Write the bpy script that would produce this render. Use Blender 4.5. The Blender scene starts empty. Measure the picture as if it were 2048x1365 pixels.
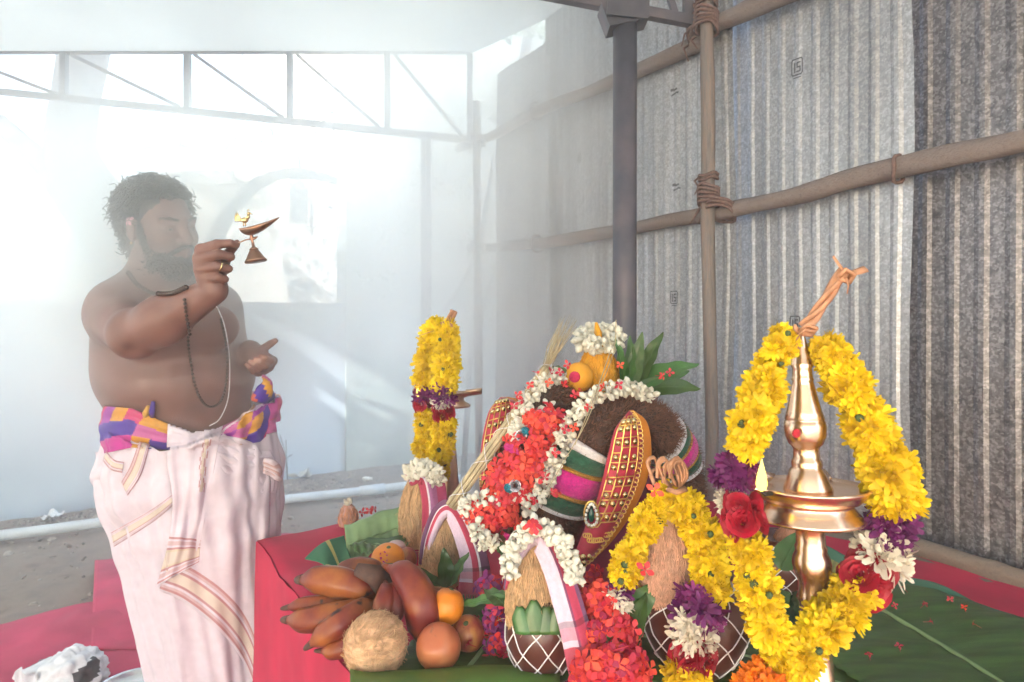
import bpy, math, random
import numpy as np
from mathutils import Vector, Matrix, Quaternion
from mathutils import noise as mnoise
rnd = random.Random(11)
scene = bpy.context.scene
C = scene.collection
R = math.radians
PI = math.pi

# ------------------------------------------------------------------ camera, sky, sun, exposure
F, CX, HY, H = 1215.0, 1024.0, 637.0, 1.31      # focal length, centre and horizon of the photograph in its pixels, eye height in metres
cam = bpy.data.objects.new('camera', bpy.data.cameras.new('camera'))
C.objects.link(cam)
cam.location = (0, 0, H)
cam.rotation_euler = (R(90), 0, 0)
cam.data.sensor_width = 36
cam.data.lens = 36 * F / 2048
cam.data.shift_y = -45.5 / 2048
cam.data.clip_start = 0.02
cam.data.clip_end = 400
cam.data.dof.use_dof = True
cam.data.dof.focus_distance = 1.25
cam.data.dof.aperture_fstop = 5.6
scene.camera = cam

SUN_EL = R(22)
SUN_T = Vector((0.588, 0.809, 0)).normalized() * math.cos(SUN_EL) + Vector((0, 0, -math.sin(SUN_EL)))   # the way the light travels
world = bpy.data.worlds.new('World')
scene.world = world
world.use_nodes = True
wn = world.node_tree
sky = wn.nodes.new('ShaderNodeTexSky')
sky.sky_type = 'NISHITA'
sky.sun_disc = False
sky.sun_elevation = SUN_EL
sky.sun_rotation = math.atan2(-SUN_T.x, -SUN_T.y)
sky.air_density = 1.0
sky.dust_density = 1.5
wn.links.new(sky.outputs[0], wn.nodes['Background'].inputs[0])
wn.nodes['Background'].inputs[1].default_value = 0.15
sl = bpy.data.lights.new('sun', 'SUN')
sl.energy = 5
sl.angle = R(0.5)
sl.color = (1, 0.975, 0.94)
sun = bpy.data.objects.new('sun', sl)
C.objects.link(sun)
sun.location = (-6, -6, 8)
sun.rotation_euler = SUN_T.to_track_quat('-Z', 'Y').to_euler()

vs = scene.view_settings
vs.view_transform = 'Standard'
vs.look = 'None'
vs.gamma = 1
vs.use_curve_mapping = False
vs.exposure = 3.0
cy = scene.cycles
cy.use_denoising = True
cy.max_bounces = 8
cy.diffuse_bounces = 4
cy.glossy_bounces = 4
cy.transmission_bounces = 4
cy.transparent_max_bounces = 8
cy.volume_bounces = 6
cy.volume_step_rate = 1.6
cy.volume_max_steps = 48
cy.sample_clamp_indirect = 8
cy.caustics_reflective = False
cy.caustics_refractive = False

# ------------------------------------------------------------------ helpers
def P(px, py, d):
    """a point at depth d metres that the photograph shows at pixel (px, py)"""
    return Vector(((px - CX) / F * d, d, H - (py - HY) / F * d))
def S(n, d):
    return n / F * d
TZ = H - 0.61                                   # top of the table
def T(px, py, up=0.0):
    """a point on the table top"""
    d = (H - TZ) * F / (py - HY)
    p = P(px, py, d); p.z += up
    return p
def G(px, py):
    return P(px, py, H * F / (py - HY))          # a point on the ground

WORLD = {}
def link(o, parent=None):
    C.objects.link(o)
    if parent is not None:
        o.parent = parent
        o.matrix_parent_inverse = WORLD[parent.name].inverted()
    WORLD[o.name] = Matrix.LocRotScale(o.location, o.rotation_quaternion if o.rotation_mode == 'QUATERNION' else o.rotation_euler, o.scale)
    return o
def tag(o, label=None, cat=None, group=None, kind=None):
    if label: o['label'] = label
    if cat: o['category'] = cat
    if group: o['group'] = group
    if kind: o['kind'] = kind
    return o
def thing(name, label, cat, loc, group=None):
    o = bpy.data.objects.new(name, None)
    o.empty_display_size = 0.05
    o.location = loc
    link(o)
    return tag(o, label, cat, group)

def catmull(pts, n):
    """n points along a smooth curve through pts (tuples of any length)"""
    a = np.array([tuple(p) for p in pts], float)
    if len(a) == 2:
        t = np.linspace(0, 1, n)[:, None]
        return a[0] * (1 - t) + a[1] * t
    a = np.vstack([2 * a[0] - a[1], a, 2 * a[-1] - a[-2]])
    m = len(a) - 3
    out = []
    for u in np.linspace(0, m, n):
        i = min(int(u), m - 1); t = u - i
        p0, p1, p2, p3 = a[i:i + 4]
        out.append(0.5 * ((2 * p1) + (-p0 + p2) * t + (2 * p0 - 5 * p1 + 4 * p2 - p3) * t * t + (-p0 + 3 * p1 - 3 * p2 + p3) * t ** 3))
    return np.array(out)
def pathP(pts, n):
    """(px, py, d[, r px]) control points -> points in metres and radii in metres"""
    c = catmull(pts, n)
    v = [P(*q[:3]) for q in c]
    r = [S(q[3], q[2]) for q in c] if c.shape[1] > 3 else None
    return v, r
def frames(path):
    n = len(path)
    out = []
    nrm = None
    for i in range(n):
        t = (path[min(i + 1, n - 1)] - path[max(i - 1, 0)])
        t = t.normalized() if t.length > 1e-9 else Vector((0, 0, 1))
        if nrm is None:
            nrm = t.orthogonal().normalized()
        else:
            nrm = (nrm - t * nrm.dot(t))
            nrm = nrm.normalized() if nrm.length > 1e-6 else t.orthogonal().normalized()
        out.append((t, nrm, t.cross(nrm)))
    return out

class MB:
    """collects shapes and links them as one mesh object"""
    def __init__(s):
        s.v = []; s.f = []; s.c = []
    def add(s, v, f, col=None):
        b = len(s.v)
        s.v.extend(tuple(p) for p in v)
        s.f.extend(tuple(i + b for i in q) for q in f)
        if callable(col):
            s.c.extend(col(k) for k in range(len(f)))
        else:
            s.c.extend([col] * len(f))
        return s
    def tube(s, path, rad, seg=8, caps=True, col=None, squash=1.0, bulge=None):
        path = [Vector(p) for p in path]
        n = len(path)
        if not hasattr(rad, '__len__'): rad = [rad] * n
        fr = frames(path)
        v = []
        for i, p in enumerate(path):
            t, a, b = fr[i]
            for k in range(seg):
                w = 2 * PI * k / seg
                r = rad[i] * (bulge(i, w) if bulge else 1)
                v.append(p + a * (r * math.cos(w)) + b * (r * squash * math.sin(w)))
        f = [(i * seg + k, i * seg + (k + 1) % seg, (i + 1) * seg + (k + 1) % seg, (i + 1) * seg + k) for i in range(n - 1) for k in range(seg)]
        if caps:
            f.append(tuple(range(seg))[::-1]); f.append(tuple((n - 1) * seg + k for k in range(seg)))
        if callable(col):
            c0 = col
            return s.add(v, f, lambda q: c0(min(q // seg, n - 2) / max(n - 2, 1), (q % seg) / seg))
        return s.add(v, f, col)
    def lathe(s, prof, base=(0, 0, 0), up=(0, 0, 1), seg=32, col=None, wob=None):
        base = Vector(base); up = Vector(up).normalized()
        a = up.orthogonal().normalized() if abs(up.z) < .99 else Vector((1, 0, 0))
        a = (a - up * a.dot(up)).normalized(); b = up.cross(a)
        v = []
        for i, (r, z) in enumerate(prof):
            for k in range(seg):
                w = 2 * PI * k / seg
                q = r * (wob(i, w) if wob else 1)
                v.append(base + up * z + a * (q * math.cos(w)) + b * (q * math.sin(w)))
        n = len(prof)
        f = [(i * seg + k, i * seg + (k + 1) % seg, (i + 1) * seg + (k + 1) % seg, (i + 1) * seg + k) for i in range(n - 1) for k in range(seg)]
        f.append(tuple(range(seg))[::-1]); f.append(tuple((n - 1) * seg + k for k in range(seg)))
        return s.add(v, f, col)
    def box(s, c, size, rot=None, col=None):
        c = Vector(c); rot = rot or Matrix.Identity(3)
        v = [c + rot @ Vector((x * size[0] / 2, y * size[1] / 2, z * size[2] / 2)) for z in (-1, 1) for y in (-1, 1) for x in (-1, 1)]
        return s.add(v, [(0, 2, 3, 1), (4, 5, 7, 6), (0, 1, 5, 4), (2, 6, 7, 3), (0, 4, 6, 2), (1, 3, 7, 5)], col)
    def bar(s, a, b, w, h=None, col=None):
        a = Vector(a); b = Vector(b); d = b - a
        q = d.to_track_quat('X', 'Z').to_matrix()
        return s.box((a + b) / 2, (d.length, w, h or w), q, col)
    def ell(s, c, r, seg=16, rings=10, rot=None, col=None, wob=None):
        c = Vector(c); rot = rot or Matrix.Identity(3)
        v = [];
        for i in range(rings + 1):
            th = PI * i / rings
            for k in range(seg):
                w = 2 * PI * k / seg
                d = Vector((math.sin(th) * math.cos(w), math.sin(th) * math.sin(w), math.cos(th)))
                q = wob(d) if wob else 1
                v.append(c + rot @ Vector((d.x * r[0] * q, d.y * r[1] * q, d.z * r[2] * q)))
        f = [(i * seg + k, (i + 1) * seg + k, (i + 1) * seg + (k + 1) % seg, i * seg + (k + 1) % seg) for i in range(rings) for k in range(seg)]
        return s.add(v, f, col)
    def grid(s, fn, nu, nv, col=None, closed=False):
        v = [fn(i / nu, j / nv) for j in range(nv + 1) for i in range(nu + 1)]
        f = [(j * (nu + 1) + i, j * (nu + 1) + i + 1, (j + 1) * (nu + 1) + i + 1, (j + 1) * (nu + 1) + i) for j in range(nv) for i in range(nu)]
        if callable(col):
            c0 = col
            return s.add(v, f, lambda q: c0((q % nu + .5) / nu, (q // nu + .5) / nv))
        return s.add(v, f, col)
    def mesh(s, name, m, smooth=True):
        me = bpy.data.meshes.new(name)
        me.from_pydata(s.v, [], s.f)
        if any(c is not None for c in s.c):
            ca = me.color_attributes.new('Col', 'FLOAT_COLOR', 'CORNER')
            buf = np.ones((len(me.loops), 4), np.float32)
            tot = np.array([len(q) for q in s.f])
            cc = np.array([(c if c is not None else (1, 1, 1))[:3] for c in s.c], np.float32)
            buf[:, :3] = np.repeat(cc, tot, axis=0)
            ca.data.foreach_set('color', buf.ravel())
        if smooth:
            me.polygons.foreach_set('use_smooth', [True] * len(me.polygons))
        if m: me.materials.append(m)
        me.update()
        return me
    def build(s, name, m, parent=None, smooth=True, solid=0, sub=0, label=None):
        o = bpy.data.objects.new(name, s.mesh(name, m, smooth))
        link(o, parent)
        if solid:
            md = o.modifiers.new('solid', 'SOLIDIFY'); md.thickness = solid; md.offset = 0
        if sub:
            md = o.modifiers.new('sub', 'SUBSURF'); md.levels = sub; md.render_levels = sub
        if label: o['label'] = label
        return o
def inst(name, me, parent, loc, quat, sc=1.0):
    """one more object that shares the mesh me"""
    o = bpy.data.objects.new(name, me)
    o.location = loc
    o.rotation_mode = 'QUATERNION'
    o.rotation_quaternion = quat
    o.scale = (sc, sc, sc) if not hasattr(sc, '__len__') else sc
    return link(o, parent)
def look(nrm, spin=0.0):
    """rotation that turns +Z to nrm and spins about it"""
    return Vector(nrm).to_track_quat('Z', 'Y') @ Quaternion((0, 0, 1), spin)
def fbm(p, s=1.0, o=3):
    return mnoise.fractal(Vector(p) * s, 1.0, 2.0, o)

# ------------------------------------------------------------------ materials
def mat(name, col=(.5, .5, .5), rough=.6, metal=0, var=.2, scale=25, detail=4, bump=0, bscale=80, rand=0, hue=0, transl=0, vcol=False,
        spots=None, sheen=0, stretch=None, coat=0, subsurf=0, spec=.5, col2=None, rotz=0):
    m = bpy.data.materials.new(name)
    m.use_nodes = True
    nt = m.node_tree; N = nt.nodes; L = nt.links
    b = N['Principled BSDF']
    b.inputs['Roughness'].default_value = rough
    b.inputs['Metallic'].default_value = metal
    b.inputs['Specular IOR Level'].default_value = spec
    if coat:
        b.inputs['Coat Weight'].default_value = coat; b.inputs['Coat Roughness'].default_value = .12
    if sheen: b.inputs['Sheen Weight'].default_value = sheen
    if subsurf:
        b.inputs['Subsurface Weight'].default_value = subsurf; b.inputs['Subsurface Radius'].default_value = (.012, .005, .003)
    tc = N.new('ShaderNodeTexCoord')
    co = tc.outputs['Object']
    if stretch:
        mp = N.new('ShaderNodeMapping'); mp.inputs['Scale'].default_value = stretch; mp.inputs['Rotation'].default_value = (0, 0, rotz)
        L.new(co, mp.inputs[0]); co = mp.outputs[0]
    if vcol:
        at = N.new('ShaderNodeVertexColor'); at.layer_name = 'Col'
        cur = at.outputs[0]
    else:
        rg = N.new('ShaderNodeRGB'); rg.outputs[0].default_value = (*col, 1)
        cur = rg.outputs[0]
    nz = N.new('ShaderNodeTexNoise'); nz.inputs['Scale'].default_value = scale; nz.inputs['Detail'].default_value = detail
    L.new(co, nz.inputs['Vector'])
    if col2:
        rp = N.new('ShaderNodeMapRange'); rp.inputs[1].default_value = .38; rp.inputs[2].default_value = .62
        L.new(nz.outputs[0], rp.inputs[0])
        mx = N.new('ShaderNodeMix'); mx.data_type = 'RGBA'; mx.inputs[7].default_value = (*col2, 1)
        L.new(rp.outputs[0], mx.inputs[0]); L.new(cur, mx.inputs[6]); cur = mx.outputs[2]
    hs = N.new('ShaderNodeHueSaturation')
    mr = N.new('ShaderNodeMapRange'); mr.inputs[1].default_value = .3; mr.inputs[2].default_value = .7
    mr.inputs[3].default_value = 1 - var; mr.inputs[4].default_value = 1 + var
    L.new(nz.outputs[0], mr.inputs[0])
    val = mr.outputs[0]
    if rand or hue:
        oi = N.new('ShaderNodeObjectInfo')
        m2 = N.new('ShaderNodeMapRange'); m2.inputs[3].default_value = 1 - rand; m2.inputs[4].default_value = 1 + rand
        L.new(oi.outputs['Random'], m2.inputs[0])
        ml = N.new('ShaderNodeMath'); ml.operation = 'MULTIPLY'
        L.new(val, ml.inputs[0]); L.new(m2.outputs[0], ml.inputs[1]); val = ml.outputs[0]
        if hue:
            m3 = N.new('ShaderNodeMapRange'); m3.inputs[3].default_value = .5 - hue; m3.inputs[4].default_value = .5 + hue
            L.new(oi.outputs['Random'], m3.inputs[0]); L.new(m3.outputs[0], hs.inputs['Hue'])
    L.new(val, hs.inputs['Value']); L.new(cur, hs.inputs['Color'])
    cur = hs.outputs[0]
    if spots:                                      # (colour, scale, threshold)
        n2 = N.new('ShaderNodeTexNoise'); n2.inputs['Scale'].default_value = spots[1]; n2.inputs['Detail'].default_value = 3
        L.new(co, n2.inputs['Vector'])
        r2 = N.new('ShaderNodeMapRange'); r2.inputs[1].default_value = spots[2]; r2.inputs[2].default_value = spots[2] + .06
        L.new(n2.outputs[0], r2.inputs[0])
        mx = N.new('ShaderNodeMix'); mx.data_type = 'RGBA'; mx.inputs[7].default_value = (*spots[0], 1)
        L.new(r2.outputs[0], mx.inputs[0]); L.new(cur, mx.inputs[6]); cur = mx.outputs[2]
    L.new(cur, b.inputs['Base Color'])
    if bump:
        n3 = N.new('ShaderNodeTexNoise'); n3.inputs['Scale'].default_value = bscale; n3.inputs['Detail'].default_value = 4
        L.new(co, n3.inputs['Vector']); n3.inputs['Roughness'].default_value = .6
        bp = N.new('ShaderNodeBump'); bp.inputs['Strength'].default_value = bump; bp.inputs['Distance'].default_value = .004
        L.new(n3.outputs[0], bp.inputs['Height']); L.new(bp.outputs[0], b.inputs['Normal'])
    if transl:
        tr = N.new('ShaderNodeBsdfTranslucent'); L.new(cur, tr.inputs[0])
        ms = N.new('ShaderNodeMixShader'); ms.inputs[0].default_value = transl
        L.new(b.outputs[0], ms.inputs[1]); L.new(tr.outputs[0], ms.inputs[2])
        L.new(ms.outputs[0], N['Material Output'].inputs[0])
    m.diffuse_color = (*col, 1)
    return m
# ------------------------------------------------------------------ the setting: ground, walls, roof, fence
m_dirt = mat('dirt', (.29, .225, .175), .95, var=.5, scale=7, detail=10, bump=1, bscale=22, col2=(.13, .108, .088))
m_plaster = mat('painted_plaster', (.42, .49, .545), .9, var=.12, scale=2, detail=6, bump=.15, bscale=30)
m_green_plaster = mat('mossy_plaster', (.25, .31, .28), .9, var=.25, scale=2.2, detail=7, bump=.2, bscale=30, col2=(.33, .36, .32))
m_tarp = mat('tarpaulin', (.74, .78, .78), .6, var=.05, scale=2, transl=.22)
m_steel = mat('painted_steel', (.065, .07, .10), .5, var=.3, scale=9, bump=.1, bscale=60, col2=(.085, .075, .095))
m_bamboo = mat('weathered_pole', (.205, .19, .19), .85, var=.4, scale=130, detail=6, stretch=(1, 1, .10), bump=1, bscale=170, col2=(.17, .13, .115))
m_rail = mat('weathered_rail', (.25, .212, .208), .85, var=.45, scale=130, detail=6, stretch=(.10, 1, 1), rotz=-math.atan2(.829, -.558), bump=1, bscale=170, col2=(.13, .105, .10))
m_log = mat('old_bamboo', (.24, .185, .145), .8, var=.4, scale=130, detail=6, stretch=(.10, 1, 1), rotz=-math.atan2(.829, -.558), bump=.9, bscale=50, col2=(.13, .10, .08))
m_rope = mat('coir_rope', (.16, .10, .09), .95, var=.3, scale=120, bump=.5, bscale=300)
m_ink = mat('stamp_ink', (.08, .085, .10), .7, var=.6, scale=90)
m_pipe = mat('plastic_pipe', (.52, .55, .55), .45, var=.12, scale=6)
m_carpet = mat('red_mat', (.44, .03, .085), .9, var=.22, scale=5, detail=6, bump=.3, bscale=120)
m_bark = mat('bark', (.036, .034, .034), .9, var=.35, scale=9, bump=.8, bscale=24)
m_leaf_tree = mat('tree_leaf', (.10, .17, .05), .6, var=.3, scale=6, transl=.35)
m_house = mat('house_plaster', (.80, .77, .70), .9, var=.08, scale=1.5)

g = MB()
g.add([(-15, -9, 0), (11, -9, 0), (11, 17, 0), (-15, 17, 0)], [(0, 1, 2, 3)])
tag(g.build('ground', m_dirt), kind='structure')
def soil(u, v):
    x = -5.2 + 6.6 * u; y = 1.9 + 4.1 * v
    return (x, y, .006 + .028 * max(0, .3 + fbm((x, y, 0), 1.6, 4)) + .012 * fbm((x, y, 3), 9, 2))
g = MB().grid(soil, 150, 100)
tag(g.build('earth', m_dirt), kind='structure')

# rough rubble, twigs and dry leaves lying on the earth
m_rub = mat('rubble_bits', vcol=True, rough=.95, var=.25, scale=40)
g = MB()
WD2 = Vector((0.829, 0.559, 0))                  # the way the boundary wall runs
WB = G(0, 1050)
for k in range(2200):
    a = rnd.random(); off = rnd.random() ** 1.6 * 2.2
    if k % 3 == 0: off = rnd.random() * .35
    p = WB + WD2 * (-.6 + 3.8 * a) + Vector((.559, -.829, 0)) * off
    s = rnd.uniform(.004, .014) if k % 17 else rnd.uniform(.018, .032)
    c = rnd.choice([(.22, .18, .15), (.15, .13, .115), (.30, .26, .22), (.14, .12, .10), (.30, .25, .20), (.36, .32, .27)])
    q = Matrix.Rotation(rnd.random() * 6, 3, 'Z') @ Matrix.Rotation(rnd.random() * 2, 3, 'X')
    if k % 4 == 0:
        g.box(p + Vector((0, 0, .02)), (s * 2.6, s * .7, .002), q, c)
    else:
        g.ell(p + Vector((0, 0, .012)), (s, s * .8, s * .55), 6, 4, q, c, lambda d: 1 + .25 * mnoise.noise(d * 3 + Vector((k, 0, 0))))
tag(g.build('rubble', m_rub, smooth=False), kind='stuff')
def scrap(px, py, s, col, label, seed):
    p = G(px, py) + Vector((0, 0, .035))
    m = mat('scrap_paper', col, .7, var=.1)
    o = MB().grid(lambda u, v: p + Vector(((u - .5) * s, (v - .5) * s * .8, .5 * s * mnoise.noise(Vector((u * 2.2 + seed, v * 2.2, 0))) + .02)), 8, 8).build('paper_scrap', m, solid=.001)
    tag(o, label, 'litter', 'scraps on the earth')
scrap(105, 1046, .10, (.75, .74, .70), 'crumpled white scrap lying left of the person near the wall foot', 1)
scrap(735, 972, .07, (.7, .68, .6), 'small pale scrap on the earth right of the wall corner', 5)
scrap(600, 958, .16, (.55, .55, .5), 'grey wad of plastic litter just right of the hip of the person', 9)

# boundary wall of painted plaster, then the taller mossy wall it runs into
def wall(name, a, b, z1, th, m, label, coping=None):
    a = Vector((a[0], a[1], 0)); b = Vector((b[0], b[1], 0))
    n = (b - a).normalized(); n = Vector((-n.y, n.x, 0)) * th
    root = thing(name, label, 'wall', (a + b) / 2)
    g = MB()
    g.add([a, b, b + n, a + n, a + Vector((0, 0, z1)), b + Vector((0, 0, z1)), b + n + Vector((0, 0, z1)), a + n + Vector((0, 0, z1))],
          [(0, 1, 5, 4), (1, 2, 6, 5), (2, 3, 7, 6), (3, 0, 4, 7), (4, 5, 6, 7)])
    g.build('wall_body', m, root, smooth=False)
    if coping:
        d = (b - a).normalized(); k = n.normalized()
        a2 = a - k * .02; b2 = b - k * .02 ; n2 = n + k * .04
        g = MB(); z = z1 + .003
        g.add([q + Vector((0, 0, zz)) for zz in (z, z + coping) for q in (a2, b2, b2 + n2, a2 + n2)],
              [(0, 1, 5, 4), (1, 2, 6, 5), (2, 3, 7, 6), (3, 0, 4, 7), (4, 5, 6, 7), (3, 2, 1, 0)])
        g.build('coping', m, root, smooth=False)
    return root
WA = WB - WD2 * 3.0
WE = G(690, 945)
WF = WE + WD2 * 3.2
wall('boundary_wall', WA, WE, 1.40, .2, m_plaster, 'low pale blue plaster wall behind the person', .035)
off = Vector((.559, -.829, 0)) * .035
wall('mossy_wall', WE + off, WF + off, 4.6, .25, m_green_plaster, 'tall grey green wall at the end of the low wall')

# house beyond the wall
hc = P(625, 600, 9.5); 
root = thing('house', 'cream house far behind the low wall', 'house', (hc.x - 1.0, 9.6, 0))
x0, x1 = P(300, 0, 9.5).x, P(700, 0, 9.5).x
g = MB()
g.box(((P(565, 0, 9.5).x + x1) / 2, 11.2, 2.9), (x1 - P(565, 0, 9.5).x, 3.4, 5.8))
g.build('wall', m_house, root, smooth=False)
g = MB(); g.box(((x0 + P(562, 0, 9.5).x) / 2, 12, 2.0), (P(562, 0, 9.5).x - x0, 3.0, 4.0)); g.build('wall', m_house, root, smooth=False)
g = MB(); g.box(((x0 + P(465, 0, 9.5).x) / 2, 10.1, 3.75), (P(465, 0, 9.5).x - x0, 1.0, .22)); g.build('balcony', m_house, root, smooth=False)
m_wgl = mat('window_glass', (.12, .14, .16), .15, var=.05)
for (a, b) in ((3.3, .0), (1.4, .0)):
    w = MB(); w.box((P(600, 0, 9.5).x, 9.47, a), (.34, .06, 1.1)); w = w.build('window', m_house, root, smooth=False)
    q = MB(); q.box((P(600, 0, 9.5).x, 9.43, a), (.26, .03, 1.0)); q.build('pane', m_wgl, w, smooth=False)

def leafcard(g0, p, s, q, col=None):
    a = q @ Vector((0, s, 0)); b = q @ Vector((s * .24, s * .45, s * .06)); c = q @ Vector((-s * .24, s * .45, s * .06))
    g0.add([p, p + b, p + a, p + c], [(0, 1, 2), (0, 2, 3)], col)
def rq():
    return Quaternion((rnd.gauss(0, 1), rnd.gauss(0, 1), rnd.gauss(0, 1), rnd.gauss(0, 1))).normalized()
# fork-trunked tree beyond the wall
tr = thing('forked_tree', 'thick forked tree with bare branches behind the person', 'tree', (P(235, 0, 6.2).x, 6.2, 0))
g = MB()
def limb(pts, n=16, seg=12):
    v, r = pathP(pts, n)
    g.tube(v, r, seg, bulge=lambda i, w: 1 + .08 * math.sin(3 * w + i * .7))
limb([(265, 900, 6.2, 66), (262, 600, 6.2, 64), (235, 480, 6.2, 62), (175, 385, 6.2, 58), (145, 300, 6.1, 46), (150, 210, 6.0, 42), (165, 100, 6.0, 44), (180, -60, 5.9, 38)])
g.build('trunk', m_bark, tr)
g = MB(); limb([(165, 390, 6.2, 50), (95, 330, 6.2, 26), (40, 285, 6.3, 20), (-40, 215, 6.4, 18), (-150, 120, 6.5, 14)]); g.build('branch', m_bark, tr)
g = MB(); limb([(-150, 120, 6.5, 14), (-420, 40, 6.0, 13), (-760, -60, 5.0, 12), (-1000, -120, 4.2, 10)]); g.build('branch', m_bark, tr)  # limb added out of view to carry the shading crown
g = MB()
for k in range(4200):                          # leaf crown added out of view to the left to shade the trunk
    c_, r_ = rnd.choice(((Vector((-6.3, 3.7, 3.5)), 1.7), (Vector((-5.2, 3.95, 4.0)), 1.15), (Vector((-6.6, 4.6, 2.6)), 1.3)))
    d = Vector((rnd.gauss(0, 1), rnd.gauss(0, 1), rnd.gauss(0, 1))).normalized() * r_ * rnd.random() ** .5
    leafcard(g, c_ + d, rnd.uniform(.12, .24), rq())
g.build('crown', m_leaf_tree, tr, smooth=False)['kind'] = 'stuff'
t2 = thing('arching_tree', 'thin arching bare tree limb between the person and the steel post', 'tree', (P(400, 0, 5.9).x, 5.9, 0))
g = MB(); limb([(385, 900, 5.9, 30), (395, 620, 5.9, 22), (430, 480, 5.9, 15), (475, 405, 5.9, 15), (530, 360, 5.9, 12), (600, 346, 5.9, 10), (680, 365, 5.9, 8), (760, 410, 5.9, 6), (850, 480, 5.9, 3)], 22, 8); g.build('trunk', m_bark, t2)
def twigs(root, starts, d, name='twig'):
    for (x, y, ax, L0) in starts:
        g0 = MB()
        def grow(x, y, a, L, r, lev):
            pts = [(x, y, d)]
            for k in range(5):
                a += rnd.uniform(-.35, .35); x += math.cos(a) * L / 5; y += math.sin(a) * L / 5
                pts.append((x, y, d + rnd.uniform(-.03, .03)))
                if lev < 2 and k > 0: grow(x, y, a + rnd.choice((-1, 1)) * rnd.uniform(.5, 1.1), L * .55, r * .6, lev + 1)
            v, _ = pathP(pts, 9)
            g0.tube(v, [S(r, d) * (1 - .7 * i / 8) for i in range(9)], 4)
        grow(x, y, ax, L0, 2.6, 0)
        g0.build(name, m_bark, root)
twigs(t2, [(490, 395, -1.9, 130), (500, 380, -2.6, 210), (520, 370, 1.7, 130), (560, 352, .5, 190), (600, 346, -1.5, 230), (640, 352, -1.9, 200), (560, 300, 1.5, 160), (700, 372, 1.0, 120)], 5.9)
def crown(root, blobs, d, n, s, m, name='crown'):
    g0 = MB()
    for k in range(n):
        bx, by, br = rnd.choice(blobs)
        a = rnd.random() * 6.3; rr = br * math.sqrt(rnd.random())
        dd = d + rnd.gauss(0, .12)
        leafcard(g0, P(bx + rr * math.cos(a), by + rr * math.sin(a), dd), rnd.uniform(.6, 1.2) * s, rq())
    o = g0.build(name, m, root, smooth=False); o['kind'] = 'stuff'
    return o
crown(t2, [(690, 240, 45), (650, 230, 40), (720, 290, 35), (700, 320, 26), (720, 470, 40), (550, 250, 40), (740, 200, 40)], 5.8, 330, .075, m_leaf_tree)
t3 = thing('leafy_tree', 'leafy green tree rising behind the far end of the tin fence', 'tree', (P(1010, 0, 4.6).x, 4.6, 0))
g = MB(); limb([(1005, 1000, 4.6, 16), (1010, 600, 4.6, 14), (1040, 200, 4.6, 12), (1060, 40, 4.6, 9), (1050, -60, 4.6, 5)], 16, 8); g.build('trunk', m_bark, t3)
crown(t3, [(1000, 30, 30), (1040, -5, 30), (1085, 15, 30), (1120, -25, 36), (1060, 60, 16), (1100, 70, 10), (1010, 65, 14)], 4.5, 380, .075, m_leaf_tree)
t4 = thing('sapling', 'slim leaning sapling with small leaves in front of the mossy wall', 'tree', (P(935, 0, 4.0).x, 4.0, 0))
g = MB(); limb([(925, 1000, 4.0, 6), (935, 820, 4.0, 6), (945, 700, 4.0, 5), (985, 560, 4.0, 5), (1000, 480, 4.0, 3)], 16, 6); g.build('trunk', m_bark, t4)
g = MB(); limb([(880, 640, 4.1, 4), (890, 620, 4.1, 4), (950, 520, 4.1, 6), (975, 400, 4.1, 6), (985, 330, 4.1, 3)], 12, 6); g.build('branch', m_bark, t4)
crown(t4, [(1000, 530, 26), (960, 600, 30), (920, 480, 34), (990, 640, 20), (800, 470, 45), (830, 380, 50), (910, 380, 40), (760, 560, 40)], 4.15, 360, .06, m_leaf_tree)
# pale weed at the foot of the wall
wd = thing('weed', 'dry weed at the foot of the low wall beside the hip of the person', 'plant', G(575, 960))
g = MB()
for q in ((572, 880), (560, 870), (585, 910)):
    v, _ = pathP([(575, 962, 4.85), (573, 920, 4.85), (q[0], q[1], 4.85)], 8)
    g.tube(v, .004, 4)
g.build('stalk', m_bark, wd)

# grey plastic pipe on the earth
v, _ = pathP([(-300, 1138, 3.18), (0, 1094, 3.48), (400, 1042, 3.93), (820, 988, 4.53), (1100, 953, 5.03)], 40)
for i, p in enumerate(v): p.z = .07 + .006 * math.sin(i * .4)
pp = thing('water_pipe', 'long grey plastic pipe lying along the earth behind the person', 'pipe', (v[12].x, v[12].y, 0))
MB().tube(v, .030, 14).build('pipe_body', m_pipe, pp)
for i in (6, 27):
    MB().tube([v[i] + (v[i + 1] - v[i]) * t for t in (-.3, .9)], .037, 14).build('coupling', m_pipe, pp)

# red mats on the earth
def matpatch(name, pts, label, lift, seed):
    q = [G(*p) for p in pts]
    def fn(u, v):
        p = (q[0] * (1 - u) + q[1] * u) * (1 - v) + (q[3] * (1 - u) + q[2] * u) * v
        p = p.copy(); p.z = lift + .05 + .012 * fbm((p.x + seed, p.y, 0), 5, 3) + .01 * math.sin(p.y * 9 + 2 * p.x + seed)
        return p
    tag(MB().grid(fn, 60, 50).build(name, m_carpet, solid=.003), label, 'mat', 'red mats on the earth')
matpatch('floor_mat', [(-350, 1560), (560, 1560), (560, 1130), (-150, 1315)], 'crumpled red floor mat spread widest, running out to the left past the sack', 0, 1)
matpatch('floor_mat', [(182, 1330), (600, 1330), (600, 1090), (190, 1142)], 'red floor mat whose square corner lies behind the legs of the person', .016, 5)

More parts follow.
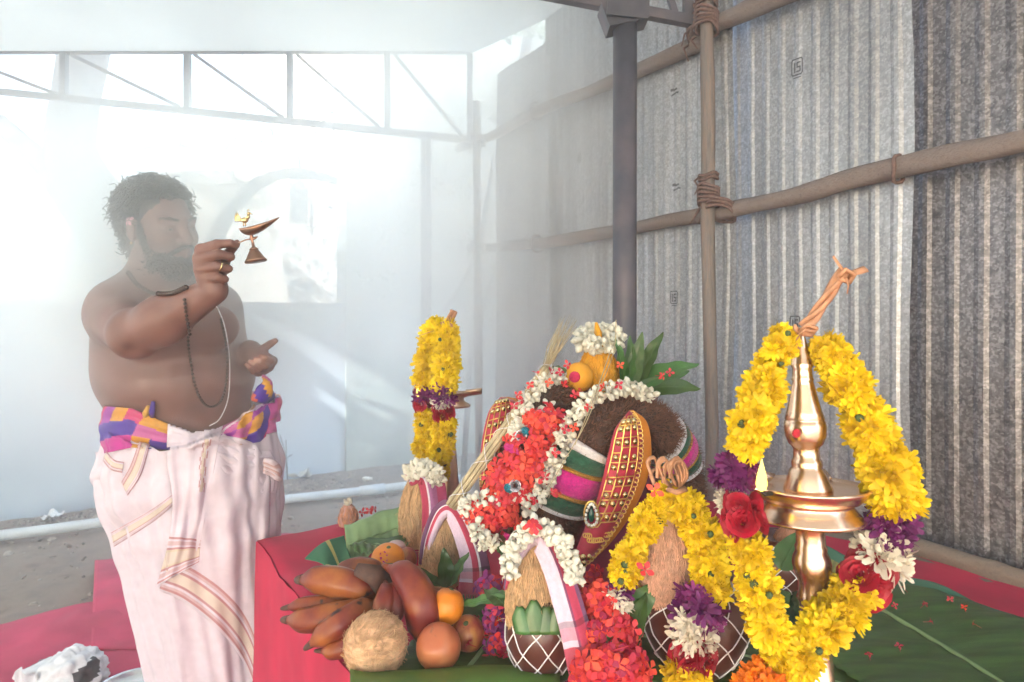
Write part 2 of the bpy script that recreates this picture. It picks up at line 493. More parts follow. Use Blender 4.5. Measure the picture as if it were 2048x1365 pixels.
# tarpaulin roof with an unseen sheet added on the left
RZ = 2.81
rf = thing('tarpaulin_roof', 'pale tarpaulin roof of the shelter', 'roof', (-1.5, 1.5, RZ))
rp = [P(-60, 105, 3.46), P(945, 105, 3.43), Vector((.36, 2.86, RZ)), Vector((.55, 2.35, RZ)), Vector((1.05, 1.45, RZ)), Vector((2.1, -.3, RZ)), Vector((4.5, -6.0, RZ)), Vector((-4.1, -6.0, RZ)), Vector((-4.1, 3.5, RZ))]  # unseen rear extended to shade the table, right edge drawn in for sky light
for p in rp: p.z = RZ
g = MB(); g.add(rp, [tuple(range(len(rp)))]); g.build('sheet', m_tarp, rf, smooth=False, solid=.004)

# unseen sheet added on the left, its holes cut to shape the sun streaks
SX = -3.95
sheet_gaps = [  # streaks of sun on the walls, as shapes in the photograph: (from, to, half widths)
    ((440, 590), (700, 760), 14, 40), ((560, 660), (830, 800), 34, 22), ((590, 775), (660, 822), 10, 10),
    ((690, 760), (840, 815), 24, 14), ((760, 650), (800, 690), 7, 5), ((720, 810), (770, 832), 6, 6), ((850, 640), (880, 660), 5, 5),
    ((700, 520), (740, 545), 5, 4), ((780, 730), (810, 760), 5, 6), ((900, 800), (1000, 850), 16, 10), ((950, 440), (985, 470), 5, 5), ((700, 880), (730, 900), 3, 3)]
wn_ = Vector((.559, -.829, 0))
def on_wall(px, py):
    r = P(px, py, 1.0) - Vector((0, 0, H))
    t = (WB - Vector((0, 0, 0))).dot(wn_) / r.dot(wn_)
    return Vector((0, 0, H)) + r * t
def back(p):
    t = (SX - p.x) / -SUN_T.x
    return p - SUN_T * t
holes = []
for (a, b, w0, w1) in sheet_gaps:
    pa = [back(on_wall(a[0], a[1] - w0)), back(on_wall(a[0], a[1] + w0)), back(on_wall(b[0], b[1] + w1)), back(on_wall(b[0], b[1] - w1))]
    holes.append([(p.y, p.z) for p in pa])
def inside(y, z, poly):
    c = False
    for i in range(len(poly)):
        (y1, z1), (y2, z2) = poly[i], poly[i - 1]
        if (z1 > z) != (z2 > z) and y < (y2 - y1) * (z - z1) / (z2 - z1) + y1: c = not c
    return c
g = MB(); cs = .02
ny, nz_ = int(10.4 / cs), int(RZ / cs)
vid = {}
fs = []
for j in range(nz_):
    for i in range(ny):
        y = -5.9 + i * cs; z = j * cs
        yy = y + cs / 2; zz = z + cs / 2
        if any(inside(yy, zz, h) for h in holes): continue
        q = []
        for (a, b) in ((i, j), (i + 1, j), (i + 1, j + 1), (i, j + 1)):
            if (a, b) not in vid:
                vid[(a, b)] = len(g.v); g.v.append((SX - .02 * math.sin(a * .11), -5.9 + a * cs, b * cs + .01))
            q.append(vid[(a, b)])
        fs.append(tuple(q))
g.f = fs; g.c = [None] * len(fs)
g.build('added_side_sheet', m_tarp, rf)

# steel posts and trusses
def truss(name, label, d, xs, ytop, ybot, post, loc, dslope=0):
    root = thing(name, label, 'truss', loc)
    dd = lambda x: d + dslope * (x - xs[0])
    w = .034
    top = [P(x, ytop, dd(x)) for x in xs]; bot = [P(x, ybot(x), dd(x)) for x in xs]
    MB().bar(top[0], top[-1], w * .8).build('top_chord', m_steel, root, smooth=False)
    g = MB().bar(bot[0], bot[-1] + (bot[-1] - bot[0]).normalized() * .02, w)
    g.build('bottom_chord', m_steel, root, smooth=False)
    for i, x in enumerate(xs):
        MB().bar(bot[i] + Vector((0, 0, .018)), top[i] - Vector((0, 0, .016)), .032).build('upright', m_steel, root, smooth=False)
        if i:
            a = top[i - 1] + Vector((.04, 0, -.02)); b = bot[i] + Vector((-.045, 0, .024))
            MB().bar(a, b, .02).build('diagonal', m_steel, root, smooth=False)
    return root
truss('far_truss', 'faint steel roof truss along the far edge of the tarpaulin', 3.42, [-330, -105, 128, 375, 580, 775, 940], 103, lambda x: 184 + .1025 * x, None, (P(400, 0, 3.42).x, 3.42, 2.2))
tn = truss('near_truss', 'dark steel truss end above the near round post', 2.12, [520, 760, 960, 1140, 1250, 1376], -230, lambda x: 42 + .19 * (x - 1376), None, (P(1250, 0, 2.12).x, 2.12, 2.2))
br = MB()
c = P(1250, 30, 2.12)
br.box(c + Vector((0, -.055, 0)), (.14, .012, .07), Matrix.Rotation(.1, 3, 'Y'))
br.add([c + Vector((-.09, -.045, .02)), c + Vector((.075, -.045, .05)), c + Vector((.075, -.045, -.03)), c + Vector((-.06, -.045, -.06)),
        c + Vector((-.09, .05, .02)), c + Vector((.075, .05, .05)), c + Vector((.075, .05, -.03)), c + Vector((-.06, .05, -.06))],
       [(3, 2, 1, 0), (4, 5, 6, 7), (0, 1, 5, 4), (1, 2, 6, 5), (2, 3, 7, 6), (3, 0, 4, 7)])
br.build('bracket', m_steel, tn, smooth=False)
np_ = thing('near_post', 'dark round steel post behind the flower decked offering', 'post', (P(1249, 0, 2.12).x, 2.12, 0))
MB().tube([(P(1249, 0, 2.12).x, 2.12, 0), (P(1249, 0, 2.12).x, 2.12, 1.2), (P(1250, 0, 2.12).x, 2.12, 2.33)], .0415, 28).build('post_body', m_steel, np_)
fp = thing('far_post', 'faint thin steel post under the far truss', 'post', (P(853, 0, 3.42).x, 3.42, 0))
fx = P(853, 0, 3.42).x
for dx in (-.014, .014):
    MB().box((fx + dx, 3.42, 1.17), (.026, .05, 2.34)).build('post_body', m_steel, fp, smooth=False)

# corrugated tin fence
W0 = Vector((1.21, 1.44, 0)); WD = Vector((-.558, .829, 0)).normalized(); WN = Vector((-.829, -.558, 0)).normalized()
def wt(px):
    k = (px - CX) / F
    return (1.21 - 1.44 * k) / (.558 + .829 * k)
def WP(px, py, out=0.0):
    """a point on the fence plane under pixel (px, py), moved out toward the shelter"""
    t = wt(px); q = W0 + WD * t
    p = P(px, py, q.y)
    return p + WN * out
def tin(name, c1, c2):
    m = mat(name, c1, .42, .55, var=.0, scale=5)
    nt = m.node_tree; N = nt.nodes; L = nt.links; b = N['Principled BSDF']
    tc = N.new('ShaderNodeTexCoord')
    vo = N.new('ShaderNodeTexVoronoi'); vo.inputs['Scale'].default_value = 170; L.new(tc.outputs['Object'], vo.inputs['Vector'])
    n1 = N.new('ShaderNodeTexNoise'); n1.inputs['Scale'].default_value = 55; n1.inputs['Detail'].default_value = 6; n1.inputs['Roughness'].default_value = .7
    L.new(tc.outputs['Object'], n1.inputs['Vector'])
    sp = N.new('ShaderNodeSeparateColor'); L.new(vo.outputs['Color'], sp.inputs[0])
    mx = N.new('ShaderNodeMath'); mx.operation = 'MULTIPLY_ADD'; fk = N.new('ShaderNodeMapRange'); fk.inputs[1].default_value = .52; fk.inputs[2].default_value = .86; L.new(sp.outputs[0], fk.inputs[0]); L.new(fk.outputs[0], mx.inputs[0]); mx.inputs[1].default_value = .5; 
    mr = N.new('ShaderNodeMapRange'); mr.inputs[1].default_value = .38; mr.inputs[2].default_value = .66; L.new(n1.outputs[0], mr.inputs[0])
    m8 = N.new('ShaderNodeMath'); m8.operation = 'MULTIPLY'; m8.inputs[1].default_value = .5; L.new(mr.outputs[0], m8.inputs[0])
    L.new(m8.outputs[0], mx.inputs[2])
    mp = N.new('ShaderNodeMapping'); mp.inputs['Scale'].default_value = (9, 9, .8); L.new(tc.outputs['Object'], mp.inputs[0])
    n2 = N.new('ShaderNodeTexNoise'); n2.inputs['Scale'].default_value = 1; n2.inputs['Detail'].default_value = 5; L.new(mp.outputs[0], n2.inputs['Vector'])
    mz = N.new('ShaderNodeMix'); mz.data_type = 'RGBA'; mz.inputs[6].default_value = (*c2, 1); mz.inputs[7].default_value = (*c1, 1); L.new(mx.outputs[0], mz.inputs[0])
    r2 = N.new('ShaderNodeMapRange'); r2.inputs[1].default_value = .3; r2.inputs[2].default_value = .7; r2.inputs[3].default_value = .72; r2.inputs[4].default_value = 1.15; L.new(n2.outputs[0], r2.inputs[0])
    hs = N.new('ShaderNodeHueSaturation'); L.new(r2.outputs[0], hs.inputs['Value']); L.new(mz.outputs[2], hs.inputs['Color'])
    L.new(hs.outputs[0], b.inputs['Base Color'])
    rr = N.new('ShaderNodeMapRange'); rr.inputs[3].default_value = .34; rr.inputs[4].default_value = .6; L.new(mx.outputs[0], rr.inputs[0]); L.new(rr.outputs[0], b.inputs['Roughness'])
    return m
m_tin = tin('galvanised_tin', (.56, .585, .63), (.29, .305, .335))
m_tin_shaded = tin('shaded_galvanised_tin', (.34, .335, .36), (.085, .083, .098))  # same tin, shade on the nearer sheets put into a darker colour
fence = thing('tin_fence', 'tall corrugated tin fence on wooden poles along the right side', 'fence', W0 + WD * 1.1)
def sheet(t0, t1, ztop, near_out, far_out, m, pitch=.088, seed=0):
    xs = []
    t = t0
    while t < t1:
        for (dt, o) in ((0, 0), (.42, 0), (.58, 1), (.76, 1), (.94, 0)):
            q = t + dt * pitch
            if q < t1: xs.append((q, o))
        t += pitch
    xs.append((t1, 0))
    zs = np.linspace(.03, ztop, 16)
    g = MB(); n = len(xs)
    for z in zs:
        for (q, o) in xs:
            u = (q - t0) / (t1 - t0)
            w = .010 * mnoise.noise(Vector((q * 1.7 + seed, z * 1.3, seed)))
            edge = .012 * math.sin(z * 5 + seed) * (max(0, 1 - u * 8) + max(0, (u - .9) * 8))
            p = W0 + WD * (q + edge * .6) + WN * (near_out * (1 - u) + far_out * u + o * .0042 + w)
            g.v.append((p.x, p.y, z + .01 * math.sin(q * 9) * (z / ztop)))
    for j in range(len(zs) - 1):
        for i in range(n - 1):
            g.f.append((j * n + i, j * n + i + 1, (j + 1) * n + i + 1, (j + 1) * n + i)); g.c.append(None)
    return g.build('corrugated_sheet', m, fence, smooth=False, solid=.0012)
ts = [-2.6, -1.5, -.65, wt(1834), wt(1480), wt(1107), wt(990)]
sheet(ts[5] - .0, ts[6], 2.66, .022, -.01, m_tin, .056, 4)
sheet(ts[4] - .0, ts[5] + .12, 3.12, .03, -.035, m_tin, .056, 3)
sheet(ts[3] - .0, ts[4] + .06, 3.3, .03, -.04, m_tin, .060, 2)
sheet(ts[2] - .03, ts[3] + .09, 3.3, .03, -.05, m_tin_shaded, .066, 1)
sheet(ts[1], ts[2] + .02, 3.3, .03, -.04, m_tin_shaded, .066, 0)
sheet(ts[0], ts[1] + .02, 3.3, .03, -.04, m_tin_shaded, .066, 5)
def pole(name, pts, m, parent, out=.055, n=30, seg=12, knots=()):
    c = catmull(pts, n)
    v = []; r = []
    for i, (px, py, rp) in enumerate(c):
        p = WP(px, py, out); v.append(p + Vector((0, 0, .004 * mnoise.noise(p * 5)))); r.append(S(rp, p.y) * .88 * (1 + .10 * mnoise.noise(p * 7)))
    return MB().tube(v, r, seg, bulge=lambda i, w: 1 + .07 * math.sin(2 * w + i * .4) + .04 * math.sin(5 * w + i)).build(name, m, parent)
pole('wooden_rail', [(955, 498, 11), (1090, 489, 12), (1240, 466, 15), (1440, 430, 17)], m_rail, fence, .05)
pole('wooden_rail', [(1420, 438, 17), (1480, 425, 19), (1620, 395, 21), (1720, 366, 22), (1900, 322, 25), (2048, 292, 28), (2300, 225, 32), (3300, -41, 46)], m_rail, fence, .06)
pole('wooden_rail', [(930, 300, 10), (1010, 270, 11), (1090, 226, 12), (1220, 180, 15), (1430, 88, 19)], m_rail, fence, .05)
pole('wooden_rail', [(1440, 60, 20), (1480, 48, 21), (1600, -5, 24), (1800, -100, 27), (2300, -330, 33), (3300, -790, 46)], m_rail, fence, .06)
pole('wooden_post', [(1448, -160, 16), (1452, 0, 16), (1455, 250, 15), (1455, 500, 15), (1462, 800, 15), (1462, 1100, 15)], m_bamboo, fence, .105)
pole('wooden_post', [(984, 210, 8), (985, 400, 9), (987, 600, 9), (988, 800, 9), (990, 1010, 9)], m_bamboo, fence, .10)
def lash(px, py, w, turns, out, rise=0, axis='v', big=1.0):
    """a few turns of coir rope round a pole"""
    p = WP(px, py, out)
    g0 = MB(); r = S(w, p.y)
    a = WD if axis == 'v' else Vector((0, 0, 1)); up = Vector((0, 0, 1)) if axis == 'v' else WD
    pts = []
    for k in range(turns * 14 + 1):
        w_ = 2 * PI * k / 14
        pts.append(p + a * (r * math.cos(w_)) + WN * (r * math.sin(w_)) + up * (.013 * (k / 14 - turns / 2) + .004 * math.sin(k * 1.3) + rise * math.sin(w_)))
    g0.tube(pts, .0055 * big, 5)
    for q in (pts[0], pts[-1]):
        if turns > 1: g0.tube([q, q + WN * .02 + Vector((rnd.uniform(-.01, .01), 0, -.02)), q + WN * .022 + WD * rnd.uniform(-.03, .03) + Vector((0, 0, -rnd.uniform(.04, .08)))], [.005, .004, .002], 5)
    return g0.build('rope_lashing', m_rope, fence)
lash(1456, 400, 20, 5, .105, .015); lash(1472, 425, 28, 3, .085, .03); lash(1456, 362, 18, 2, .105); lash(1452, 60, 22, 5, .105, .02); lash(1425, 75, 24, 4, .07, .035)
lash(1452, 20, 20, 3, .105, .01)
lash(1816, 345, 27, 1, .06, 0, 'h'); lash(1091, 489, 17, 1, .05, 0, 'h'); lash(1090, 226, 17, 1, .05, 0, 'h'); lash(986, 497, 14, 3, .09, .02); lash(985, 285, 14, 3, .09, .02)
# black stamps printed on the tin
def stamp(px, py, s, mark=True):
    c0 = WP(px, py, .052); d = c0.y
    g0 = MB(); u = S(s, d)
    def strip(pts, w):
        for (a, b) in zip(pts[:-1], pts[1:]):
            A = c0 - WD * (a[0] * u) + Vector((0, 0, a[1] * u)); B = c0 - WD * (b[0] * u) + Vector((0, 0, b[1] * u))
            g0.bar(A, B, w * u, .0006) if False else g0.add(_ribbon(A, B, w * u), [(0, 1, 2, 3)])
    if mark:
        strip([(-.4, .85), (.45, .85), (.55, .7), (.55, -.45), (.45, -.6), (-.35, -.6), (-.45, -.45), (-.45, .7), (-.4, .85)], .12)
        strip([(-.18, .5), (-.18, -.35)], .16); strip([(.34, .5), (.06, .5), (.06, .1), (.34, .1), (.34, -.3), (.0, -.3)], .13)
        strip([(-.3, -.85), (.4, -.85)], .1)
    else:
        strip([(-.5, .3), (-.2, .3)], .3); strip([(-.1, .2), (.3, .3)], .22); strip([(-.4, -.3), (.1, -.2)], .2); strip([(.2, -.1), (.5, -.2)], .2)
    g0.build('printed_stamp', m_ink, fence, smooth=False)
def _ribbon(A, B, w):
    t = (B - A).normalized(); n = t.cross(WN).normalized() * (w / 2)
    return [A - n - t * (w * .3), B - n + t * (w * .3), B + n + t * (w * .3), A + n - t * (w * .3)]
stamp(1612, 145, 22); stamp(1366, 598, 17); stamp(1608, 650, 20); stamp(1368, 190, 18, False); stamp(1372, 378, 18, False); stamp(1176, 320, 10)
# two old bamboo logs lying along the foot of the fence at table height
for (pts, lab, o_) in (([(1330, 935, 14), (1420, 962, 16), (1830, 1082, 20), (2048, 1150, 24), (2400, 1260, 30), (3300, 1540, 46)], 'upper of two old bamboo logs along the fence foot', .05),
                  ([(1330, 960, 15), (1420, 985, 17), (1830, 1112, 24), (2048, 1186, 28), (2400, 1310, 34), (3300, 1620, 50)], 'lower of two old bamboo logs, the one touching the red cloth', .09)):
    c = catmull(pts, 40); v = []; r = []
    for i, q in enumerate(c):
        p = WP(q[0], q[1], o_); v.append(p); r.append(S(q[2], p.y) * (1.12 if i % 9 == 4 else 1))
    tag(MB().tube(v, r, 14, bulge=lambda i, w: 1 + .05 * math.sin(3 * w + i * .3)).build('bamboo_log', m_log), lab, 'log', 'bamboo logs along the fence')

# ------------------------------------------------------------------ haze and smoke
def volume(name, g, dens, col=(.975, .99, 1.0), aniso=.4):
    m = bpy.data.materials.new(name); m.use_nodes = True
    nt = m.node_tree; nt.nodes.remove(nt.nodes['Principled BSDF'])
    pv = nt.nodes.new('ShaderNodeVolumePrincipled')
    pv.inputs['Color'].default_value = (*col, 1); pv.inputs['Density'].default_value = dens; pv.inputs['Anisotropy'].default_value = aniso
    nt.links.new(pv.outputs[0], nt.nodes['Material Output'].inputs['Volume'])
    o = g.build(name, m); o['kind'] = 'stuff'
    return o
g = MB(); g.box((-2, 4, 2.6), (27, 27, 7.2)); volume('haze', g, .03)
def smoke(c, r, dens, rot=0, seed=0, col=(.99, .998, 1, 1)):
    """a cloud of smoke that thins out to nothing at its rim, with soft wisps"""
    g = MB(); g.ell((0, 0, 0), r, 32, 20)
    m = bpy.data.materials.new('smoke'); m.use_nodes = True
    nt = m.node_tree; N = nt.nodes; L = nt.links; N.remove(N['Principled BSDF'])
    pv = N.new('ShaderNodeVolumePrincipled'); pv.inputs['Color'].default_value = col; pv.inputs['Anisotropy'].default_value = .45
    tc = N.new('ShaderNodeTexCoord')
    mp = N.new('ShaderNodeMapping'); mp.inputs['Scale'].default_value = (1 / r[0], 1 / r[1], 1 / r[2]); L.new(tc.outputs['Object'], mp.inputs[0])
    ln = N.new('ShaderNodeVectorMath'); ln.operation = 'LENGTH'; L.new(mp.outputs[0], ln.inputs[0])
    mr = N.new('ShaderNodeMapRange'); mr.interpolation_type = 'SMOOTHSTEP'; mr.inputs[1].default_value = .98; mr.inputs[2].default_value = .25; mr.inputs[3].default_value = 0; mr.inputs[4].default_value = dens
    L.new(ln.outputs['Value'], mr.inputs[0])
    nz = N.new('ShaderNodeTexNoise'); nz.inputs['Scale'].default_value = 2.2; nz.inputs['Detail'].default_value = 2; nz.inputs['Distortion'].default_value = .6; L.new(tc.outputs['Object'], nz.inputs['Vector'])
    m2 = N.new('ShaderNodeMapRange'); m2.inputs[1].default_value = .3; m2.inputs[2].default_value = .7; m2.inputs[3].default_value = .55; m2.inputs[4].default_value = 1.45; L.new(nz.outputs[0], m2.inputs[0])
    ml = N.new('ShaderNodeMath'); ml.operation = 'MULTIPLY'; L.new(mr.outputs[0], ml.inputs[0]); L.new(m2.outputs[0], ml.inputs[1])
    L.new(ml.outputs[0], pv.inputs['Density']); L.new(pv.outputs[0], N['Material Output'].inputs['Volume'])
    o = g.build('smoke', m); o.location = c; o.rotation_euler = (0, 0, rot); o['kind'] = 'stuff'
    return o
smoke(Vector((-1.45, 3.5, 1.5)), (2.7, 2.3, 2.0), .22, .3)
smoke(Vector((-1.12, 2.0, 1.46)), (.85, .68, .80), 4.0, 0, 0, (.955, .992, 1, 1))
smoke(Vector((-.05, 2.95, 1.9)), (1.4, 1.0, 1.9), 2.3)
# ------------------------------------------------------------------ materials of the offering
m_cloth = mat('red_cloth', (.50, .012, .06), .8, var=.16, scale=7, detail=6, bump=.25, bscale=500)
m_maroon = mat('maroon_cloth', (.22, .012, .05), .75, var=.2, scale=20, bump=.2, bscale=400)
m_brass = mat('polished_brass', (.92, .64, .45), .27, 1, var=.07, scale=14)
m_brass2 = mat('dull_brass', (.74, .50, .34), .30, 1, var=.2, scale=30, bump=.1, bscale=120)
m_yel = mat('yellow_petals', (.87, .64, .008), .65, var=.12, scale=60, rand=.14, hue=.008, transl=.25)
m_org = mat('orange_petals', (.86, .23, .008), .65, var=.12, scale=60, rand=.15, hue=.01, transl=.25)
m_purple = mat('purple_petals', (.19, .018, .15), .65, var=.2, scale=60, rand=.25, hue=.015, transl=.25)
m_white = mat('cream_petals', (.80, .74, .62), .65, var=.08, scale=60, rand=.08, transl=.3)
m_rose = mat('rose_petals', (.40, .008, .030), .55, var=.2, scale=60, rand=.2, transl=.2)
m_jas = mat('jasmine_petals', (.84, .82, .72), .6, var=.05, scale=60, rand=.06, transl=.3)
m_ixo = mat('ixora_petals', (.74, .045, .045), .6, var=.15, scale=60, rand=.22, hue=.012, transl=.25)
m_ixod = mat('deep_red_petals', (.50, .015, .05), .6, var=.15, scale=60, rand=.3, hue=.015, transl=.25)
m_calyx = mat('green_calyx', (.045, .075, .025), .7, var=.2, scale=60, rand=.3)
m_leafg = mat('mango_leaf', (.055, .13, .03), .38, var=.25, scale=30, rand=.25, hue=.015, bump=.15, bscale=90, spec=.6, transl=.12)
m_ban = mat('banana_leaf', (.034, .095, .02), .42, var=.28, scale=8, detail=8, bump=.25, bscale=60, stretch=(1, 9, 1), transl=.08, col2=(.045, .11, .022))
m_banl = mat('pale_banana_leaf', (.26, .40, .19), .5, var=.2, scale=14, bump=.3, bscale=60, transl=.25)
m_straw = mat('dry_fibre', (.50, .25, .14), .7, var=.3, scale=40, stretch=(1, 1, .3), bump=.3, bscale=120)
m_husk = mat('coconut_husk', (.60, .38, .20), .9, var=.3, scale=30, bump=.7, bscale=160, stretch=(2, 2, .5))
m_huskr = mat('reddish_husk', (.56, .27, .17), .9, var=.3, scale=30, bump=.7, bscale=160, stretch=(2, 2, .5))
m_turm = mat('turmeric_husk', (.72, .34, .02), .9, var=.22, scale=30, bump=.6, bscale=160)
m_turmball = mat('turmeric_paste', (.74, .33, .02), .75, var=.12, scale=25, bump=.25, bscale=90)
m_fib = mat('husk_fibres', (.62, .40, .22), .85, var=.3, scale=90)
m_fibr = mat('reddish_fibres', (.60, .30, .18), .85, var=.3, scale=90)
m_vet = mat('vetiver_root', (.18, .085, .060), .9, var=.45, scale=70, transl=.1)
m_vetc = mat('vetiver_core', (.075, .04, .03), .95, var=.3, scale=90, bump=.8, bscale=200)
m_clay = mat('brown_pot', (.085, .022, .017), .32, var=.3, scale=14, bump=.1, bscale=60, spec=.6)
m_thread = mat('white_thread', (.78, .77, .80), .8, var=.1, scale=100)
m_vcloth = mat('woven_cloth', vcol=True, rough=.85, var=.08, scale=160, bump=.2, bscale=700, sheen=.1)
m_gold = mat('gold_trim', (.72, .46, .14), .3, 1, var=.2, scale=120)
m_stud = mat('gold_stud', (.80, .62, .32), .22, 1, var=.1, scale=120)
m_redsilk = mat('red_brocade', (.42, .012, .045), .55, var=.15, scale=60, bump=.15, bscale=500, sheen=.3)
m_orangepad = mat('orange_padding', (.66, .22, .02), .65, var=.15, scale=18, bump=.15, bscale=90)
m_pearl = mat('pearl', (.82, .80, .72), .25, var=.05)

# ------------------------------------------------------------------ flower meshes, shared by all flowers of a kind
def petal(g, az, tilt, r0, L, w, curl=.25, z=0.0, col=None, tip=.55):
    """a petal of four faces leaving the axis at azimuth az, raised by tilt"""
    ca, sa = math.cos(az), math.sin(az)
    def pt(u, s):
        r = r0 + u * L * math.cos(tilt + curl * u); h = z + u * L * math.sin(tilt + curl * u)
        return (ca * r - sa * s, sa * r + ca * s, h)
    g.add([pt(0, 0), pt(.55, -w / 2), pt(.55, w / 2), pt(.95, -w / 2 * tip), pt(.95, w / 2 * tip), pt(1.03, 0)],
          [(0, 1, 2), (1, 3, 4, 2), (3, 5, 4)], col)
def mum(name, m, rad, rings, seed, flat=0.0):
    r = random.Random(seed); g = MB()
    for (n, tilt, L, w) in rings:
        for k in range(n):
            petal(g, 2 * PI * (k + r.uniform(-.25, .25)) / n, R(tilt + r.uniform(-10, 10)), .0, rad * L * r.uniform(.74, 1.12), rad * w * r.uniform(.8, 1.3), r.uniform(-.6, .5), 0, None, r.uniform(.55, .9))
    return g.mesh(name, m, smooth=False)
RY = [(17, -16, 1.0, .30), (17, 6, 1.0, .28), (15, 24, .95, .27), (13, 42, .88, .25), (11, 60, .78, .23), (8, 76, .66, .21)]
MARI = [mum('flower', m_yel, .026, RY, s) for s in range(4)]
MORG = [mum('flower', m_org, .030, RY, s) for s in range(2)]
RC = [(13, -6, 1.0, .24), (12, 15, .98, .24), (11, 35, .86, .22), (8, 58, .70, .2), (5, 78, .55, .2)]
MPUR = [mum('flower', m_purple, .034, RC, s) for s in range(3)]
MWHT = [mum('flower', m_white, .031, RC, s + 5) for s in range(3)]
def rose_mesh(seed):
    r = random.Random(seed); g = MB(); k = 0
    for (n, rr, h, op) in ((3, .004, .016, .003), (4, .010, .017, .007), (5, .016, .015, .014), (6, .021, .010, .022)):
        for i in range(n):
            a = 2 * PI * (i + k * .37) / n; k += 1
            def fn(u, v):
                w = a + (u - .5) * 2.6 * 2 * PI / n * .62
                rad = rr * .55 + (rr * .55 + op * .32) * v ** 1.3 + .002 * r.uniform(-1, 1) * v
                return (rad * math.cos(w), rad * math.sin(w), h * (v * (1 - .18 * (2 * u - 1) ** 2)))
            g.grid(fn, 4, 3)
    return g.mesh('rose', m_rose)
MROSE = [rose_mesh(s) for s in range(2)]
def jas_mesh(seed, bud):
    r = random.Random(seed); g = MB()
    g.tube([(0, 0, -.010), (0, 0, -.002), (0, 0, .004)], [.0012, .002, .003], 5)
    if bud:
        g.tube([(0, 0, .000), (0, 0, .005), (.0006, 0, .011), (.001, 0, .016)], [.003, .0062, .0058, .0012], 7)
    else:
        for k in range(6):
            petal(g, 2 * PI * k / 6 + r.uniform(-.2, .2), R(r.uniform(25, 60)), .001, .013 * r.uniform(.9, 1.15), .008, -.9, .002, None, .5)
        g.ell((0, 0, .007), (.004, .004, .005), 6, 4)
    return g.mesh('jasmine_bud' if bud else 'jasmine_flower', m_jas)
MJB = [jas_mesh(s, True) for s in range(3)]; MJF = [jas_mesh(s, False) for s in range(3)]
def ixora_mesh(seed, m):
    r = random.Random(seed); g = MB()
    a = r.uniform(-.5, .5)
    g.tube([(.006 * a, .004 * a, -.022), (.002 * a, 0, -.010), (0, 0, 0)], [.0007, .0008, .0011], 4)
    for k in range(4):
        petal(g, PI / 2 * k + r.uniform(-.2, .2), R(r.uniform(-10, 45)), .0006, .0105 * r.uniform(.85, 1.15), .0075, -.5, 0, None, .45)
    return g.mesh('ixora_flower', m)
MIX = [ixora_mesh(s, m_ixo) for s in range(4)]; MIXD = [ixora_mesh(s, m_ixod) for s in range(3)]
def calyx_mesh():
    g = MB(); g.lathe([(.001, -.004), (.006, 0), (.008, .006), (.006, .011), (.0005, .012)], seg=8); return g.mesh('calyx', m_calyx)
MCAL = calyx_mesh()
LEAFM = {}
def leaf_mesh(L, w, bend, m, name='leaf', fold=.25):
    def fn(u, v):
        s = 2 * u - 1
        wid = w / 2 * (math.sin(PI * min(1, v ** .75)) ** .8) * (1 - .25 * v) + .0012
        a = bend * v
        y = L * (math.sin(a) / bend if abs(bend) > .01 else v); z = -L * ((1 - math.cos(a)) / bend if abs(bend) > .01 else 0)
        return (s * wid, y, z + abs(s) * wid * fold + .003 * math.sin(v * 19) * abs(s))
    g = MB().grid(fn, 6, 14)
    g.tube([fn(.5, v / 8) for v in range(9)], [.0016 - .0001 * k for k in range(9)], 4)
    return g.mesh(name, m)
def leaf(name, p, q, L, w, bend, m, parent=None, twist=0.0):
    """a leaf from its stalk p toward its tip q; the upper face turned toward the camera side"""
    p = Vector(p); q = Vector(q); y = (q - p).normalized()
    up = Vector((0, -.75, .66)); z = (up - y * up.dot(y)).normalized(); x = y.cross(z)
    rot = Matrix((x, y, z)).transposed().to_quaternion() @ Quaternion((0, 1, 0), twist)
    return inst(name, leaf_mesh((q - p).length if L is None else L, w, bend, m, name), parent, p, rot)

def garland(root, pts, n_st, around, kinds, off=None, jit=.004, calyx=True, face=None):
    """flowers round a string: pts = (px, py, d, radius px); kinds(t) -> (meshes, name, scale) or None"""
    v, r = pathP(pts, n_st)
    r = [q * (1.03 + .10 * math.sin(i * 1.9) + rnd.uniform(-.05, .05)) for i, q in enumerate(r)]
    fr = frames(v)
    for i, p in enumerate(v):
        t, a, b = fr[i]
        tt = i / max(n_st - 1, 1)
        kd = kinds(tt)
        if kd is None: continue
        ms, nm, sc = kd[:3]
        na = kd[3] if len(kd) > 3 else around
        for k in range(na):
            w = 2 * PI * (k + .5 * (i % 2) + rnd.uniform(-.18, .18)) / na
            nrm = (a * math.cos(w) + b * math.sin(w) + t * rnd.uniform(-.35, .35)).normalized()
            rr = r[i] * .42 + rnd.uniform(-jit, jit)
            if nm == 'flower' and ms is MARI and rnd.random() < .05: continue
            s = sc * r[i] / .036 * (rnd.uniform(.78, 1.2) if ms is MARI else rnd.uniform(.88, 1.12))
            inst(nm, rnd.choice(ms), root, p + nrm * rr + t * rnd.uniform(-jit, jit), look(nrm, rnd.random() * 6), s)
        if calyx and nm == 'flower' and ms is MARI and rnd.random() < .22:
            nrm = (a * rnd.uniform(-1, 1) + b * rnd.uniform(-1, 1) + Vector((0, -1.2, 0))).normalized()
            inst('calyx', MCAL, root, p + nrm * r[i] * .84, look(-nrm + t * .8, 0), rnd.uniform(.55, .9))
YEL = (MARI, 'flower', .90)
def segs(*edges):
    """edges: (t_end, kind)"""
    def f(t):
        for e, k in edges:
            if t <= e + 1e-6: return k
        return edges[-1][1]
    return f
PURP = (MPUR, 'flower', .80, 6); CREAM = (MWHT, 'flower', .88, 6); ROSE = (MROSE, 'rose', .80, 5)
